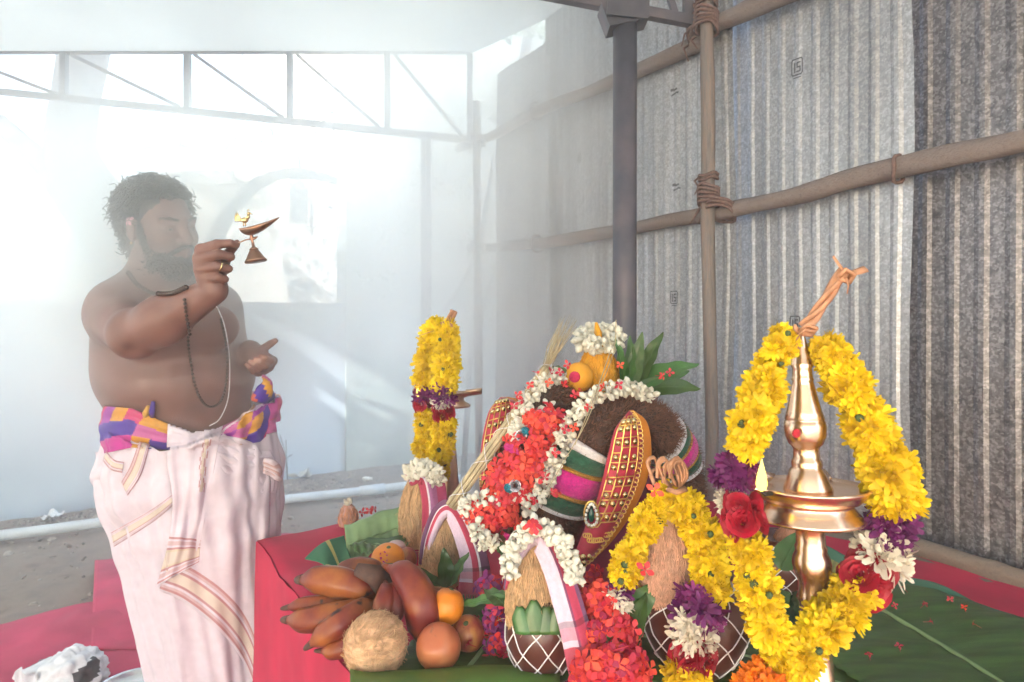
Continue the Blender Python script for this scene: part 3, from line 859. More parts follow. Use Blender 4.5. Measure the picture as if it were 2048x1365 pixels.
def jasmine(root, pts, n_st, around=5, sc=1.0, opn=.4):
    v, r = pathP(pts, n_st); fr = frames(v)
    for i, p in enumerate(v):
        t, a, b = fr[i]
        for k in range(around):
            w = 2 * PI * (k + .5 * (i % 2) + rnd.uniform(-.2, .2)) / around
            nrm = (a * math.cos(w) + b * math.sin(w) + t * rnd.uniform(-.5, .5)).normalized()
            if rnd.random() < opn: inst('jasmine_flower', rnd.choice(MJF), root, p + nrm * r[i] * .45, look(nrm, rnd.random() * 6), sc * rnd.uniform(.85, 1.15))
            else: inst('jasmine_bud', rnd.choice(MJB), root, p + nrm * r[i] * .35, look(nrm, rnd.random() * 6), sc * rnd.uniform(.85, 1.15))
def strand_fibres(g, c, r, ztop, zbot, n, ln, wd, prof):
    """hanging fibres over a husk of radius prof(t) round the axis at c, from the top down"""
    for k in range(n):
        w = rnd.random() * 2 * PI; t0 = rnd.random() * .8; L = rnd.uniform(.15, .5)
        pts = []; sw = rnd.uniform(-.35, .35); off_ = rnd.uniform(.000, .004)
        for j in range(5):
            t = min(1, t0 + L * j / 4)
            ww = w + sw * (j / 4) ** 2 + .05 * math.sin(j * 2 + k)
            q = prof(t) * r + off_ + .0015 * math.sin(j * 3 + k)
            pts.append(c + Vector((q * math.cos(ww), q * math.sin(ww), ztop + (zbot - ztop) * t)))
        g.tube(pts, wd * rnd.uniform(.6, 1.3), 3, caps=False)
    for k in range(n // 9):                      # loose hairs that leave the outline
        w = rnd.random() * 2 * PI; t = rnd.random(); q = prof(t) * r
        p = c + Vector((q * math.cos(w), q * math.sin(w), ztop + (zbot - ztop) * t))
        d = Vector((math.cos(w), math.sin(w), rnd.uniform(-.9, .5))) * rnd.uniform(.006, .02)
        g.tube([p, p + d * .5 + Vector((0, 0, .002)), p + d], wd * .45, 3, caps=False)
def husk(root, px, ptop, pbot, d, rpx, m, mf, n=420, lean=0, tip=.25):
    c = P(px, pbot, d); zt = S(pbot - ptop, d); r = S(rpx, d)
    def prof(t):                                  # t = 0 top, 1 bottom
        return max(.03, (math.sin(PI * min(1, .04 + .62 * t ** .8)) ** .8)) * (1 - .10 * max(0, t - .8) / .2)
    g = MB()
    g.lathe([(r * prof(t) , zt * (1 - t)) for t in np.linspace(1, 0, 18)], c, seg=28, wob=lambda i, w: 1 + .035 * math.sin(9 * w + i * .3) + .02 * math.sin(17 * w))
    g.build('husk', m, root)
    g = MB(); strand_fibres(g, c, r, zt, 0, n, .3, .0009, prof)
    g.build('fibres', mf, root)['kind'] = 'stuff'
def ribbon(name, pts, wpx, cols, root=None, m=None, nu=14, nv=36, ripple=.003, fringe=0, face=None):
    """a strip of cloth along pts = (px, py, d); cols(u, v) colours it across and along"""
    c = catmull(pts, nv + 1); v = [P(*q[:3]) for q in c]
    W = [S(q[3] if c.shape[1] > 3 else wpx, q[2]) for q in c]
    g = MB()
    def fn(u, t):
        i = min(int(round(t * nv)), nv)
        p = v[i]; tn = (v[min(i + 1, nv)] - v[max(i - 1, 0)]).normalized()
        fc = Vector(face(t)) if face else Vector((0, -1, .25))
        a = tn.cross(fc).normalized(); nn = a.cross(tn).normalized()
        s = (u - .5)
        return p + a * (s * W[i]) + nn * (ripple * math.sin(u * 9 + t * 5) - abs(s) ** 2 * W[i] * .5)
    g.grid(fn, nu, nv, cols)
    if fringe:
        for k in range(22):
            u = (k + .5) / 22; p = fn(u, 1); d = (p - fn(u, .96)).normalized()
            q = [p, p + d * fringe * .5 + Vector((rnd.gauss(0, .0015), 0, 0)), p + d * fringe + Vector((rnd.gauss(0, .003), rnd.gauss(0, .003), 0))]
            g.tube(q, .0006, 3, caps=False, col=cols(u, .99))
    return g.build(name, m or m_vcloth, root, solid=.0012)

# ------------------------------------------------------------------ the red cloth over the table
TA = T(515, 1075); TD = Vector((.558, -.829, 0)).normalized(); TX = Vector((.829, .558, 0)).normalized()
g = MB()
def top(u, v):
    p = TA + TX * (1.40 * u) + TD * (1.9 * v)
    e = min(u * 1.4, v * 1.9, 1)
    wr = .0075 * math.sin(34 * v + 4 * mnoise.noise(p * 4)) * max(0, 1 - u * 3.2) + .004 * mnoise.noise(p * 9)
    wr += .006 * max(0, mnoise.noise(Vector((u * 3 + v * 2, v * 16 - u * 9, 2)))) * max(0, 1 - u * 2)
    p.z += wr - .002 - .006 * max(0, 1 - e / .012)
    return p
g.grid(top, 90, 120)
def side(u, v):
    p = top(0, u).copy(); z0 = p.z
    f = v ** .7
    p += -TX * (.004 + .022 * f * (.5 + .5 * math.sin(u * 21 + 2.5 * mnoise.noise(Vector((u * 5, 0, 0))))) + .004 * mnoise.noise(Vector((u * 30, v * 4, 1))))
    p.z = z0 * (1 - v) + .012 * v - .002 * math.sin(v * PI)
    return p
g.grid(side, 110, 26)
def backside(u, v):
    p = top(u, 0).copy(); z0 = p.z
    p += -TD * (.004 + .02 * v ** .7 * (.5 + .5 * math.sin(u * 24)))
    p.z = z0 * (1 - v) + .012 * v
    return p
g.grid(backside, 70, 16)
tag(g.build('table_cloth', m_cloth), 'red cloth draped over the offering table and down its side', 'cloth')

# ------------------------------------------------------------------ leaves and cloths lying on the table
def sheet_on_table(pts, bump, seed, nu=40, nv=40, mid=None, up=.006):
    q = [T(*p) for p in pts]
    def fn(u, v):
        p = (q[0] * (1 - u) + q[1] * u) * (1 - v) + (q[3] * (1 - u) + q[2] * u) * v
        p = p.copy()
        p.z = TZ + up + bump * (.5 + .5 * mnoise.noise(Vector((u * 2.3 + seed, v * 2.1, seed)))) + bump * .25 * mnoise.noise(Vector((u * 9 + seed, v * 9, seed)))
        return p
    return fn
# green silk cloth with a gold edge under the big leaf
def silk(u, v):
    s = .02 * math.sin(u * 26)
    if v < .12: return (.03, .17, .09)
    if v < .34: return (.34, .30, .06) if (u * 150) % 1 < .7 else (.22, .20, .05)
    if v < .40: return (.02, .12, .07)
    return (.012, .10, .05)
fn0 = sheet_on_table([(1600, 1095), (2250, 1320), (2250, 1700), (1500, 1250)], .012, 3, up=.008)
tag(MB().grid(lambda u, v: fn0(u, v) + Vector((0, 0, .012 * max(0, math.sin(u * 15 + v * 3)) * max(0, 1 - v * 3))), 90, 50, silk).build('silk_cloth', m_vcloth, solid=.002),
    'dark green silk cloth with gold edge under the big banana leaf', 'cloth')
def banana_leaf(name, mid, w0, w1, label, m, lift, seed, droop=.0, n=50, root=None):
    """mid: midrib (px, py) points on the table; w0, w1: half width in metres on either side"""
    c = catmull(mid, n + 1)
    v = [T(q[0], q[1], lift) for q in c]
    r = thing(name, label, 'leaf', v[n // 2], 'banana leaves on the table')
    def side_(sg, w):
        def fn(u, t):
            i = int(round(t * n)); p = v[i]
            tn = (v[min(i + 1, n)] - v[max(i - 1, 0)]).normalized(); a = Vector((tn.y, -tn.x, 0)) * sg
            ww = w * (math.sin(PI * (.12 + .80 * t)) ** .6)
            tear = .003 * (math.sin(t * 210) * u)
            q = p + a * (ww * u + tear) + Vector((0, 0, .010 * math.sin(u * 2.4) + .006 * u * mnoise.noise(Vector((t * 6 + seed, u * 2, sg))) - droop * u * u + .0012 * math.sin(t * 260)))
            q.z = max(q.z, TZ + .007 + lift * .4)
            return q
        return fn
    MB().grid(side_(1, w0), 14, n).build('blade', m, r, solid=.0008)
    MB().grid(side_(-1, w1), 14, n).build('blade', m, r, solid=.0008)
    MB().tube([p + Vector((0, 0, .001)) for p in v], [.0055 - .003 * i / n for i in range(n + 1)], 8).build('midrib', m_banl, r)
    return r
banana_leaf('banana_leaf', [(1690, 1200), (1840, 1290), (2000, 1392), (2300, 1600)], .24, .24, 'largest dark green banana leaf, strewn with petals below the bamboo logs', m_ban, .022, 1)
banana_leaf('banana_leaf', [(1150, 1260), (1300, 1290), (1500, 1330), (1800, 1420)], .15, .16, 'dark banana leaf beneath the white netted pot and the brass lamp', m_ban, .012, 2)
banana_leaf('banana_leaf', [(1010, 1190), (980, 1290), (900, 1400), (800, 1560)], .13, .17, 'dark banana leaf beneath the coconut, apples and front pot', m_ban, .012, 3)
# the bright cut edge of a leaf along the bottom
def bright_leaf(u, v):
    p = P(690 + 400 * u, 1352 - 10 * math.sin(u * 5) + 90 * v, .98 - .06 * v); p.z = max(p.z, TZ + .03 - .01 * v); return p
tag(MB().grid(lambda u, v: T(700 + 420 * u, 1372 + 6 * math.sin(u * 7) + 130 * v, .03 + .02 * math.sin(v * 3)), 30, 12).build('banana_leaf_strip', mat('bright_leaf', (.10, .24, .03), .4, var=.2, scale=9, transl=.2), solid=.001),
    'bright green strip of banana leaf along the lower frame under the coconut', 'leaf')
# pale torn banana leaf pieces at the back
def folded(name, cs, dep, label, m, seed, fold=.03):
    q = [P(*p) for p in cs]
    def fn(u, v):
        p = (q[0] * (1 - u) + q[1] * u) * (1 - v) + (q[3] * (1 - u) + q[2] * u) * v
        return p + Vector((0, -.012 * math.sin(u * 5 + seed), .012 * math.sin(v * 5 + seed) + .004 * math.sin(u * 40) * v + .006 * mnoise.noise(Vector((u * 4 + seed, v * 4, 0)))))
    r = thing(name, label, 'leaf', (q[0] + q[2]) / 2, 'torn pieces of banana leaf')
    MB().grid(fn, 30, 20).build('blade', m, r, solid=.001)
    MB().tube([fn(t / 10, .5) + Vector((0, -.002, .002)) for t in range(11)], .0025, 6).build('midrib', m_banl, r)
folded('banana_leaf_piece', [(690, 1055, 1.62), (800, 1022, 1.66), (822, 1085, 1.55), (700, 1118, 1.5)], 0, 'pale torn banana leaf piece at the back beside the rear coconut', m_banl, 1)
folded('banana_leaf_piece', [(695, 1078, 1.56), (815, 1060, 1.58), (800, 1120, 1.45), (708, 1112, 1.46)], 0, 'darker torn banana leaf piece folded in front of the pale one', m_ban, 4)
def gs(u, v):
    return (.40, .34, .09) if abs(u - .55) < .05 or v > .9 else (.012, .13, .055)
q4 = [P(610, 1118, 1.50), P(688, 1066, 1.60), P(706, 1118, 1.46), P(655, 1150, 1.44)]
tag(MB().grid(lambda u, v: (q4[0] * (1 - u) + q4[1] * u) * (1 - v) + (q4[3] * (1 - u) + q4[2] * u) * v + Vector((0, 0, .02 * math.sin(u * 4 + v * 2) * (.5 + .5 * v))), 30, 30, gs).build('folded_cloth', m_vcloth, solid=.003),
    'folded dark green silk with gold edge behind the red bananas', 'cloth')

# ------------------------------------------------------------------ the near brass lamp
LB = T(1641, 1475); LT = P(1600, 655, .93)
AX = (LT - LB); AH = AX.length
lamp = thing('brass_lamp', 'tall polished brass oil lamp with one lit flame, in front of the tin fence', 'oil lamp', LB)
def lp(prof):
    return [(S(hw, .915), (1475 - y) / 820 * AH) for (y, hw) in prof]
MB().lathe(lp([(1475, 100), (1462, 100), (1452, 92), (1425, 62), (1405, 44), (1398, 36), (1390, 36), (1384, 31), (1300, 28), (1215, 27), (1206, 31), (1198, 28), (1172, 27), (1164, 30), (1152, 34), (1138, 36), (1124, 34), (1113, 29), (1104, 30), (1098, 27), (1050, 27)]), LB, AX, 40).build('stem', m_brass, lamp)
MB().lathe(lp([(1050, 24), (1049, 60), (1050, 96), (1046, 99), (1042, 97), (1028, 86), (1018, 79), (1012, 80), (1008, 92), (1000, 100), (992, 106), (984, 111), (980, 111), (980, 108), (986, 103), (989, 90), (990, 45)]), LB, AX, 56).build('oil_dish', m_brass, lamp)
MB().lathe(lp([(991, 46), (985, 45), (965, 38), (948, 32), (944, 28), (938, 29), (930, 28), (926, 25), (908, 24), (902, 26), (896, 32), (880, 38), (862, 39.5), (850, 38), (848, 36), (846, 37.5), (830, 33), (800, 26), (775, 21), (768, 19.5), (764, 21), (760, 19.5), (742, 18), (735, 21), (730, 19), (700, 13), (675, 9), (660, 7), (654, 3)]), LB, AX, 40).build('spire', m_brass, lamp)
axd = AX.normalized()
dc = LB + axd * ((1475 - 983) / 820 * AH)
for k, aa in enumerate((PI + .28, PI - .95, .9)):
    d = Vector((math.cos(aa), math.sin(aa) , 0)); s_ = Vector((-d.y, d.x, 0))
    g = MB(); rows = []
    for j, (rr, hw) in enumerate(((.064, .020), (.076, .016), (.086, .011), (.094, .006), (.099, .0015))):
        for (q, h) in ((-1, .002), (-.6, -.004), (0, -.007), (.6, -.004), (1, .002)):
            rows.append(dc + d * rr + s_ * (hw * q) + Vector((0, 0, h + .0015 * j)))
    g.add(rows, [(j * 5 + i, j * 5 + i + 1, (j + 1) * 5 + i + 1, (j + 1) * 5 + i) for j in range(4) for i in range(4)])
    g.build('spout', m_brass, lamp, solid=.002)
m_wick = mat('burnt_wick', (.02, .015, .012), .9)
m_flame = bpy.data.materials.new('flame'); m_flame.use_nodes = True
nt = m_flame.node_tree; nt.nodes.remove(nt.nodes['Principled BSDF']); em = nt.nodes.new('ShaderNodeEmission'); em.inputs[0].default_value = (1, .70, .13, 1); em.inputs[1].default_value = .55
nt.links.new(em.outputs[0], nt.nodes['Material Output'].inputs[0])
fl = P(1523, 987, .862)
MB().tube([fl + Vector((.02, .01, -.003)), fl + Vector((.006, .002, -.002)), fl + Vector((0, 0, .004))], .0032, 7).build('wick', m_wick, lamp)
MB().lathe([(.0005, 0), (.0060, .004), (.0078, .011), (.0066, .021), (.0040, .032), (.0017, .041), (.0003, .047)], fl + Vector((0, 0, .002)), (.01, 0, 1), 14).build('flame', m_flame, lamp)
# dab of red powder on the spire
g = MB(); p = P(1593, 867, .885); g.ell(p, (.0065, .003, .007), 10, 6); g.build('kumkum_dab', mat('kumkum', (.45, .02, .04), .9, var=.3, scale=300), lamp)

gar = thing('flower_garland', 'big yellow garland hung on the front brass lamp, red roses and purple and white bands', 'garland', P(1610, 660, .9))
garland(gar, [(1568, 668, .905, 30), (1540, 735, .89, 42), (1520, 800, .875, 45), (1503, 850, .865, 46), (1492, 890, .875, 42)], 12, 6, segs((1, YEL)))
garland(gar, [(1474, 926, .89, 42), (1466, 956, .89, 42)], 2, 4, segs((1, PURP)), jit=.006)
garland(gar, [(1458, 985, .90, 32), (1462, 1000, .89, 32)], 2, 4, segs((1, CREAM)))
garland(gar, [(1482, 1015, .86, 40), (1486, 1048, .855, 44)], 2, 4, segs((1, ROSE)))
garland(gar, [(1496, 1085, .86, 42), (1510, 1150, .855, 44), (1528, 1220, .85, 46), (1550, 1285, .845, 47), (1585, 1332, .835, 47)], 13, 6, segs((1, YEL)))
garland(gar, [(1645, 690, .92, 36), (1680, 745, .905, 44), (1720, 820, .895, 50), (1755, 895, .885, 54), (1780, 965, .88, 56), (1792, 1005, .88, 52)], 16, 6, segs((1, YEL)))
garland(gar, [(1785, 1040, .88, 52), (1775, 1060, .88, 50)], 2, 5, segs((1, PURP)), jit=.008)
garland(gar, [(1768, 1090, .88, 52), (1755, 1112, .88, 52)], 2, 5, segs((1, CREAM)), jit=.008)
garland(gar, [(1748, 1135, .875, 52), (1728, 1162, .87, 50)], 2, 5, segs((1, ROSE)))
garland(gar, [(1710, 1190, .865, 48), (1676, 1232, .85, 47), (1632, 1272, .835, 46), (1594, 1318, .83, 44)], 9, 6, segs((1, YEL)))
garland(gar, [(1535, 1360, .83, 40), (1500, 1385, .83, 40)], 3, 6, segs((1, (MORG, 'flower', .95))), calyx=False)
g = MB()
def twist(path, n, ro, rt, tw, g):
    v, _ = pathP(path, 30); fr = frames(v)
    for k in range(n):
        pts = []
        for i, p in enumerate(v):
            w = 2 * PI * k / n + tw * i / 29
            pts.append(p + (fr[i][1] * math.cos(w) + fr[i][2] * math.sin(w)) * ro)
        g.tube(pts, rt, 6, squash=.5)
twist([(1606, 655, .90), (1630, 628, .90), (1662, 585, .90), (1690, 542, .90)], 3, .0045, .0065, 5, g)
g.tube([P(1600, 662, .885), P(1612, 650, .878), P(1630, 655, .885), P(1622, 668, .9), P(1596, 664, .9), P(1590, 655, .89)], [.006] * 6, 6, squash=.5)
g.tube([P(1596, 672, .885), P(1608, 660, .878), P(1628, 664, .885)], .005, 6, squash=.5)
g.tube([P(1678, 555, .89), P(1690, 540, .885), P(1706, 548, .89), P(1697, 565, .90), P(1680, 558, .89)], .006, 6, squash=.6)
g.tube([P(1700, 548, .89), P(1718, 543, .89), P(1732, 538, .89)], [.005, .0065, .0068], 6, squash=.3)
g.tube([P(1690, 545, .89), P(1678, 530, .89), P(1666, 513, .89)], [.005, .004, .0035], 6, squash=.4)
g.tube([P(1692, 555, .89), P(1697, 572, .89), P(1694, 588, .89)], [.004, .003, .002], 5, squash=.4)
g.tube([P(1598, 668, .89), P(1592, 685, .89), P(1600, 700, .885)], [.004, .003, .002], 5, squash=.4)
g.build('fibre_knot', m_straw, gar)

# ------------------------------------------------------------------ the far brass lamp with its garland
FL = T(900, 1052); FT = P(893, 640, 1.83)
ax2 = FT - FL; h2 = ax2.length
l2 = thing('brass_lamp', 'smaller brass oil lamp nearly hidden by its long yellow garland, behind the rear coconut', 'oil lamp', FL)
def lp2(prof):
    return [(S(hw, 1.8), (1052 - y) / 412 * h2) for (y, hw) in prof]
MB().lathe(lp2([(1052, 46), (1044, 44), (1030, 28), (1015, 22), (1000, 21), (900, 15), (860, 13), (855, 16), (848, 13), (815, 12)]), FL, ax2, 24).build('stem', m_brass2, l2)
MB().lathe(lp2([(815, 12), (814, 30), (818, 44), (814, 46), (806, 34), (800, 32), (795, 44), (790, 52), (787, 52), (792, 44), (793, 14)]), FL, ax2, 36).build('oil_dish', m_brass2, l2)
MB().lathe(lp2([(793, 14), (780, 12), (740, 9), (700, 8), (660, 4), (640, 2)]), FL, ax2, 20).build('spire', m_brass2, l2)
p = FL + ax2 * ((1052 - 788) / 412)
for dx, dy in ((1, -.15), (-1, -.3)):
    d = Vector((dx, dy, 0)).normalized(); s_ = Vector((-d.y, d.x, 0)); rows = []
    for j, (rr, hw) in enumerate(((.05, .024), (.07, .019), (.09, .011), (.103, .003))):
        for (q, hh) in ((-1, .006), (0, -.010), (1, .006)): rows.append(p + d * rr + s_ * (hw * q) + Vector((0, 0, hh + .003 * j)))
    g = MB(); g.add(rows, [(j * 3 + i, j * 3 + i + 1, (j + 1) * 3 + i + 1, (j + 1) * 3 + i) for j in range(3) for i in range(2)]); g.build('spout', m_brass2, l2, solid=.003)
f2 = P(838, 796, 1.72)
MB().lathe([(.0008, 0), (.007, .006), (.0085, .014), (.006, .027), (.0005, .042)], f2, (0, 0, 1), 12).build('flame', m_flame, l2)
ga2 = thing('flower_garland', 'slim yellow garland hung on the far brass lamp, left of the draped offering', 'garland', P(890, 650, 1.75))
YB = (MARI, 'flower', 1.1)
garland(ga2, [(872, 650, 1.76, 22), (862, 690, 1.75, 26), (856, 730, 1.74, 27), (850, 762, 1.73, 26)], 8, 5, segs((1, YB)))
garland(ga2, [(850, 778, 1.73, 22), (848, 790, 1.73, 20)], 2, 4, segs((1, (MPUR, 'flower', .85, 4))))
garland(ga2, [(845, 808, 1.73, 22)] * 2, 1, 4, lambda t: (MROSE, 'rose', .9, 5))
garland(ga2, [(850, 830, 1.73, 22), (850, 870, 1.73, 22), (852, 910, 1.73, 23), (862, 945, 1.73, 22)], 9, 5, segs((1, YB)))
garland(ga2, [(892, 658, 1.70, 25), (895, 700, 1.69, 26), (893, 740, 1.68, 26), (890, 768, 1.67, 26)], 8, 5, segs((1, YB)))
garland(ga2, [(888, 785, 1.66, 24), (886, 796, 1.66, 24)], 2, 4, segs((1, (MPUR, 'flower', .85, 4))))
garland(ga2, [(884, 808, 1.66, 22)] * 2, 1, 4, lambda t: (MWHT, 'flower', .85, 4))
garland(ga2, [(886, 826, 1.66, 24)] * 2, 1, 4, lambda t: (MROSE, 'rose', .9, 5))
garland(ga2, [(888, 848, 1.66, 24), (884, 890, 1.66, 24), (876, 930, 1.66, 22), (880, 950, 1.66, 18)], 9, 5, segs((1, YB)))
g = MB(); twist([(886, 660, 1.72), (898, 645, 1.72), (908, 622, 1.72)], 3, .006, .008, 4, g); g.tube([P(875, 652, 1.70), P(890, 648, 1.69), P(908, 655, 1.70)], .008, 6)
g.tube([P(835, 673, 1.70), P(868, 662, 1.70)], .0012, 4); g.build('fibre_knot', m_straw, ga2)
# ------------------------------------------------------------------ the decked offering in the middle: stand, root garland, turmeric coconut
def drum(t):
    return max(.05, math.sin(PI * min(1, .06 + .6 * t)))
pc = P(1180, 1160, 1.50)
ped = thing('draped_stand', 'maroon cloth covered stand under the root garland', 'stand', (pc.x, pc.y, TZ))
g = MB()
g.lathe([(.165, 0), (.17, .02), (.165, .10), (.16, .17), (.15, .185), (.02, .19)], (pc.x + .05, 1.53, TZ + .004), seg=44, wob=lambda i, w: 1 + .03 * math.sin(13 * w) + .015 * math.sin(29 * w + i))
g.build('cloth_cover', m_maroon, ped)
m_pot2 = mat('dark_pot', (.05, .03, .03), .6, var=.3, scale=12)
pot = thing('offering_pot', 'dark round pot inside the root garland, under the turmeric coconut', 'pot', (pc.x, 1.5, TZ + .19))
MB().lathe([(.05, 0), (.10, .03), (.125, .08), (.12, .14), (.09, .20), (.06, .23), (.055, .25), (.07, .27), (.02, .272)], (P(1190, 0, 1.47).x, 1.47, TZ + .19), seg=30).build('pot_body', m_pot2, pot)

vg = thing('root_garland', 'thick brown vetiver root garland with pink and green wool bands over the stand', 'garland', P(1250, 800, 1.34))
def fuzzy(pts, n, name, count, length=.023):
    v, r = pathP(pts, n)
    MB().tube(v, [q * .86 for q in r], 18, bulge=lambda i, w: 1 + .06 * mnoise.noise(Vector((i * .5, math.cos(w) * 2, math.sin(w) * 2)))).build(name, m_vetc, vg)
    fr = frames(v); g = MB()
    for k in range(count):
        u = rnd.random() * (n - 1); i = min(int(u), n - 2); f = u - i
        p = v[i].lerp(v[i + 1], f); t, a, b = fr[i]; rr = r[i] * .82
        w = rnd.random() * 2 * PI
        d = (a * math.cos(w) + b * math.sin(w))
        q = p + d * rr
        dd = (d + t * rnd.gauss(0, .65) + a * rnd.gauss(0, .5) + b * rnd.gauss(0, .5)).normalized()
        L = length * rnd.uniform(.6, 1.25); s = t.cross(dd).normalized() * rnd.uniform(.0006, .0012)
        m_ = q + dd * L * .6 + Vector((rnd.gauss(0, .0015), rnd.gauss(0, .0015), rnd.gauss(0, .0015)))
        g.add([q - s, q + s, m_ + s * .7, m_ - s * .7, q + dd * L + Vector((rnd.gauss(0, .003), 0, rnd.gauss(0, .003) - .001))], [(0, 1, 2, 3), (3, 2, 4)])
    o = g.build(name + '_fibres', m_vet, vg, smooth=False); o['kind'] = 'stuff'
    return v, r, fr
arch = [(1095, 1092, 1.285, 48), (1112, 1030, 1.28, 54), (1140, 950, 1.275, 60), (1180, 872, 1.28, 66), (1255, 842, 1.33, 60), (1312, 868, 1.38, 52), (1350, 915, 1.43, 44), (1368, 990, 1.48, 42)]
va, ra, fa = fuzzy(arch, 46, 'root_rope', 15000)
fuzzy([(1170, 805, 1.40, 44), (1095, 812, 1.36, 50), (1060, 862, 1.32, 48), (1040, 920, 1.29, 46), (1020, 1010, 1.27, 44), (1010, 1065, 1.27, 40)], 30, 'root_rope', 9000)
m_wp = mat('pink_wool', (.62, .012, .26), .9, var=.2, scale=200, bump=.6, bscale=350, sheen=.3)
m_wg = mat('green_wool', (.010, .085, .045), .9, var=.3, scale=200, bump=.6, bscale=350, sheen=.3)
m_ww = mat('white_wool', (.70, .68, .72), .9, var=.1, scale=200, bump=.6, bscale=350)
m_wo = mat('gold_tinsel', (.55, .28, .05), .5, .4, var=.3, scale=300, bump=.5, bscale=400)
def band(u0, u1, m, fat):
    """a woollen ring round the root rope between two places along it"""
    pts = []; rad = []; n = 9
    for k in range(n):
        u = u0 + (u1 - u0) * k / (n - 1); x = u * 45; i = min(int(x), 44)
        pts.append(va[i].lerp(va[i + 1], x - i)); rr = ra[i] * (1 - (x - i)) + ra[i + 1] * (x - i)
        rad.append(rr * (fat - .10 * abs(2 * k / (n - 1) - 1) ** 3))
    MB().tube(pts, rad, 44, bulge=lambda i, w: 1 + .018 * math.sin(w * 40 + i)).build('wool_band', m, vg)
for s0, e0, sg in ((.175, .395, 1), (.745, .90, 1)):
    L = e0 - s0
    for (a, b, m, fat) in ((0, .07, m_ww, 1.10), (.06, .27, m_wg, 1.13), (.26, .33, m_wo, 1.12), (.32, .64, m_wp, 1.17), (.63, .70, m_wo, 1.12), (.69, .90, m_wg, 1.13), (.89, 1.0, m_ww, 1.10)):
        band(s0 + a * L, s0 + b * L, m, fat)

tc_ = thing('turmeric_coconut', 'yellow turmeric coated coconut on top of the root garland', 'coconut', P(1200, 790, 1.42))
husk(tc_, 1196, 688, 800, 1.42, 40, m_turm, mat('turmeric_fibres', (.70, .34, .03), .85, var=.2, scale=90), 260)
tb = thing('turmeric_ball', 'yellow turmeric ball with a red dot beside the turmeric coconut', 'ball', P(1158, 756, 1.36))
MB().ell(P(1158, 755, 1.37), (.033, .034, .034), 22, 14, wob=lambda d: 1 + .04 * mnoise.noise(d * 3)).build('ball_body', m_turmball, tb)
d_ = (Vector((0, 0, H)) - P(1158, 755, 1.37)).normalized(); d_ = (d_ + Vector((-.32, 0, .02))).normalized()
MB().lathe([(.0005, .0024), (.011, .002), (.0125, .0003), (.0125, -.004)], P(1158, 755, 1.37) + d_ * .0335, d_, 18).build('red_dot', mat('kumkum_paste', (.55, .02, .09), .85, var=.2, scale=200), tb)
jw = thing('jasmine_wreath', 'white jasmine wreath crowning the turmeric coconut', 'jasmine wreath', P(1197, 680, 1.40))
pts = []
for k in range(11):
    w = 2 * PI * k / 10; pts.append((1197 + 36 * math.cos(w), 676 + 14 * math.sin(w), 1.42 - .045 * math.sin(w), 20))
jasmine(jw, pts, 16, 5, 1.25, .5)
MB().tube([P(1195, 690, 1.42), P(1196, 665, 1.42), P(1192, 645, 1.42)], [.012, .009, .003], 8).build('coconut_tip', m_turm, jw)
LEAFS = []
for (a, b, w, bd, tw) in (((1252, 778, 1.40), (1238, 676, 1.36), .030, .2, .3), ((1262, 778, 1.40), (1283, 664, 1.39), .040, .2, -.2), ((1268, 776, 1.41), (1320, 660, 1.40), .048, .25, -.4), ((1256, 780, 1.39), (1272, 690, 1.36), .026, .1, .9),
                    ((1272, 776, 1.40), (1392, 702, 1.38), .066, .55, -.3), ((1272, 779, 1.39), (1412, 757, 1.36), .052, .7, .15), ((1275, 772, 1.44), (1385, 735, 1.44), .050, .4, .3), ((1260, 776, 1.43), (1262, 672, 1.43), .034, .1, .2)):
    LEAFS.append(leaf('mango_leaf', P(*a), P(*b), None, w, bd, m_leafg, None, tw))
for o, lab in zip(LEAFS, ('upright mango leaf nearest the turmeric coconut, its tip beside the jasmine wreath', 'upright mango leaf second from the turmeric coconut', 'tallest mango leaf of the fan, pointing up and right', 'short narrow mango leaf low at the base of the upright ones', 'long broad mango leaf of the fan reaching right above the others', 'lowest mango leaf of the fan, its drooping tip farthest right', 'small mango leaf between the two long ones reaching right', 'mango leaf behind the upright ones of the fan')):
    tag(o, lab, 'leaf', 'mango leaves behind the turmeric coconut')

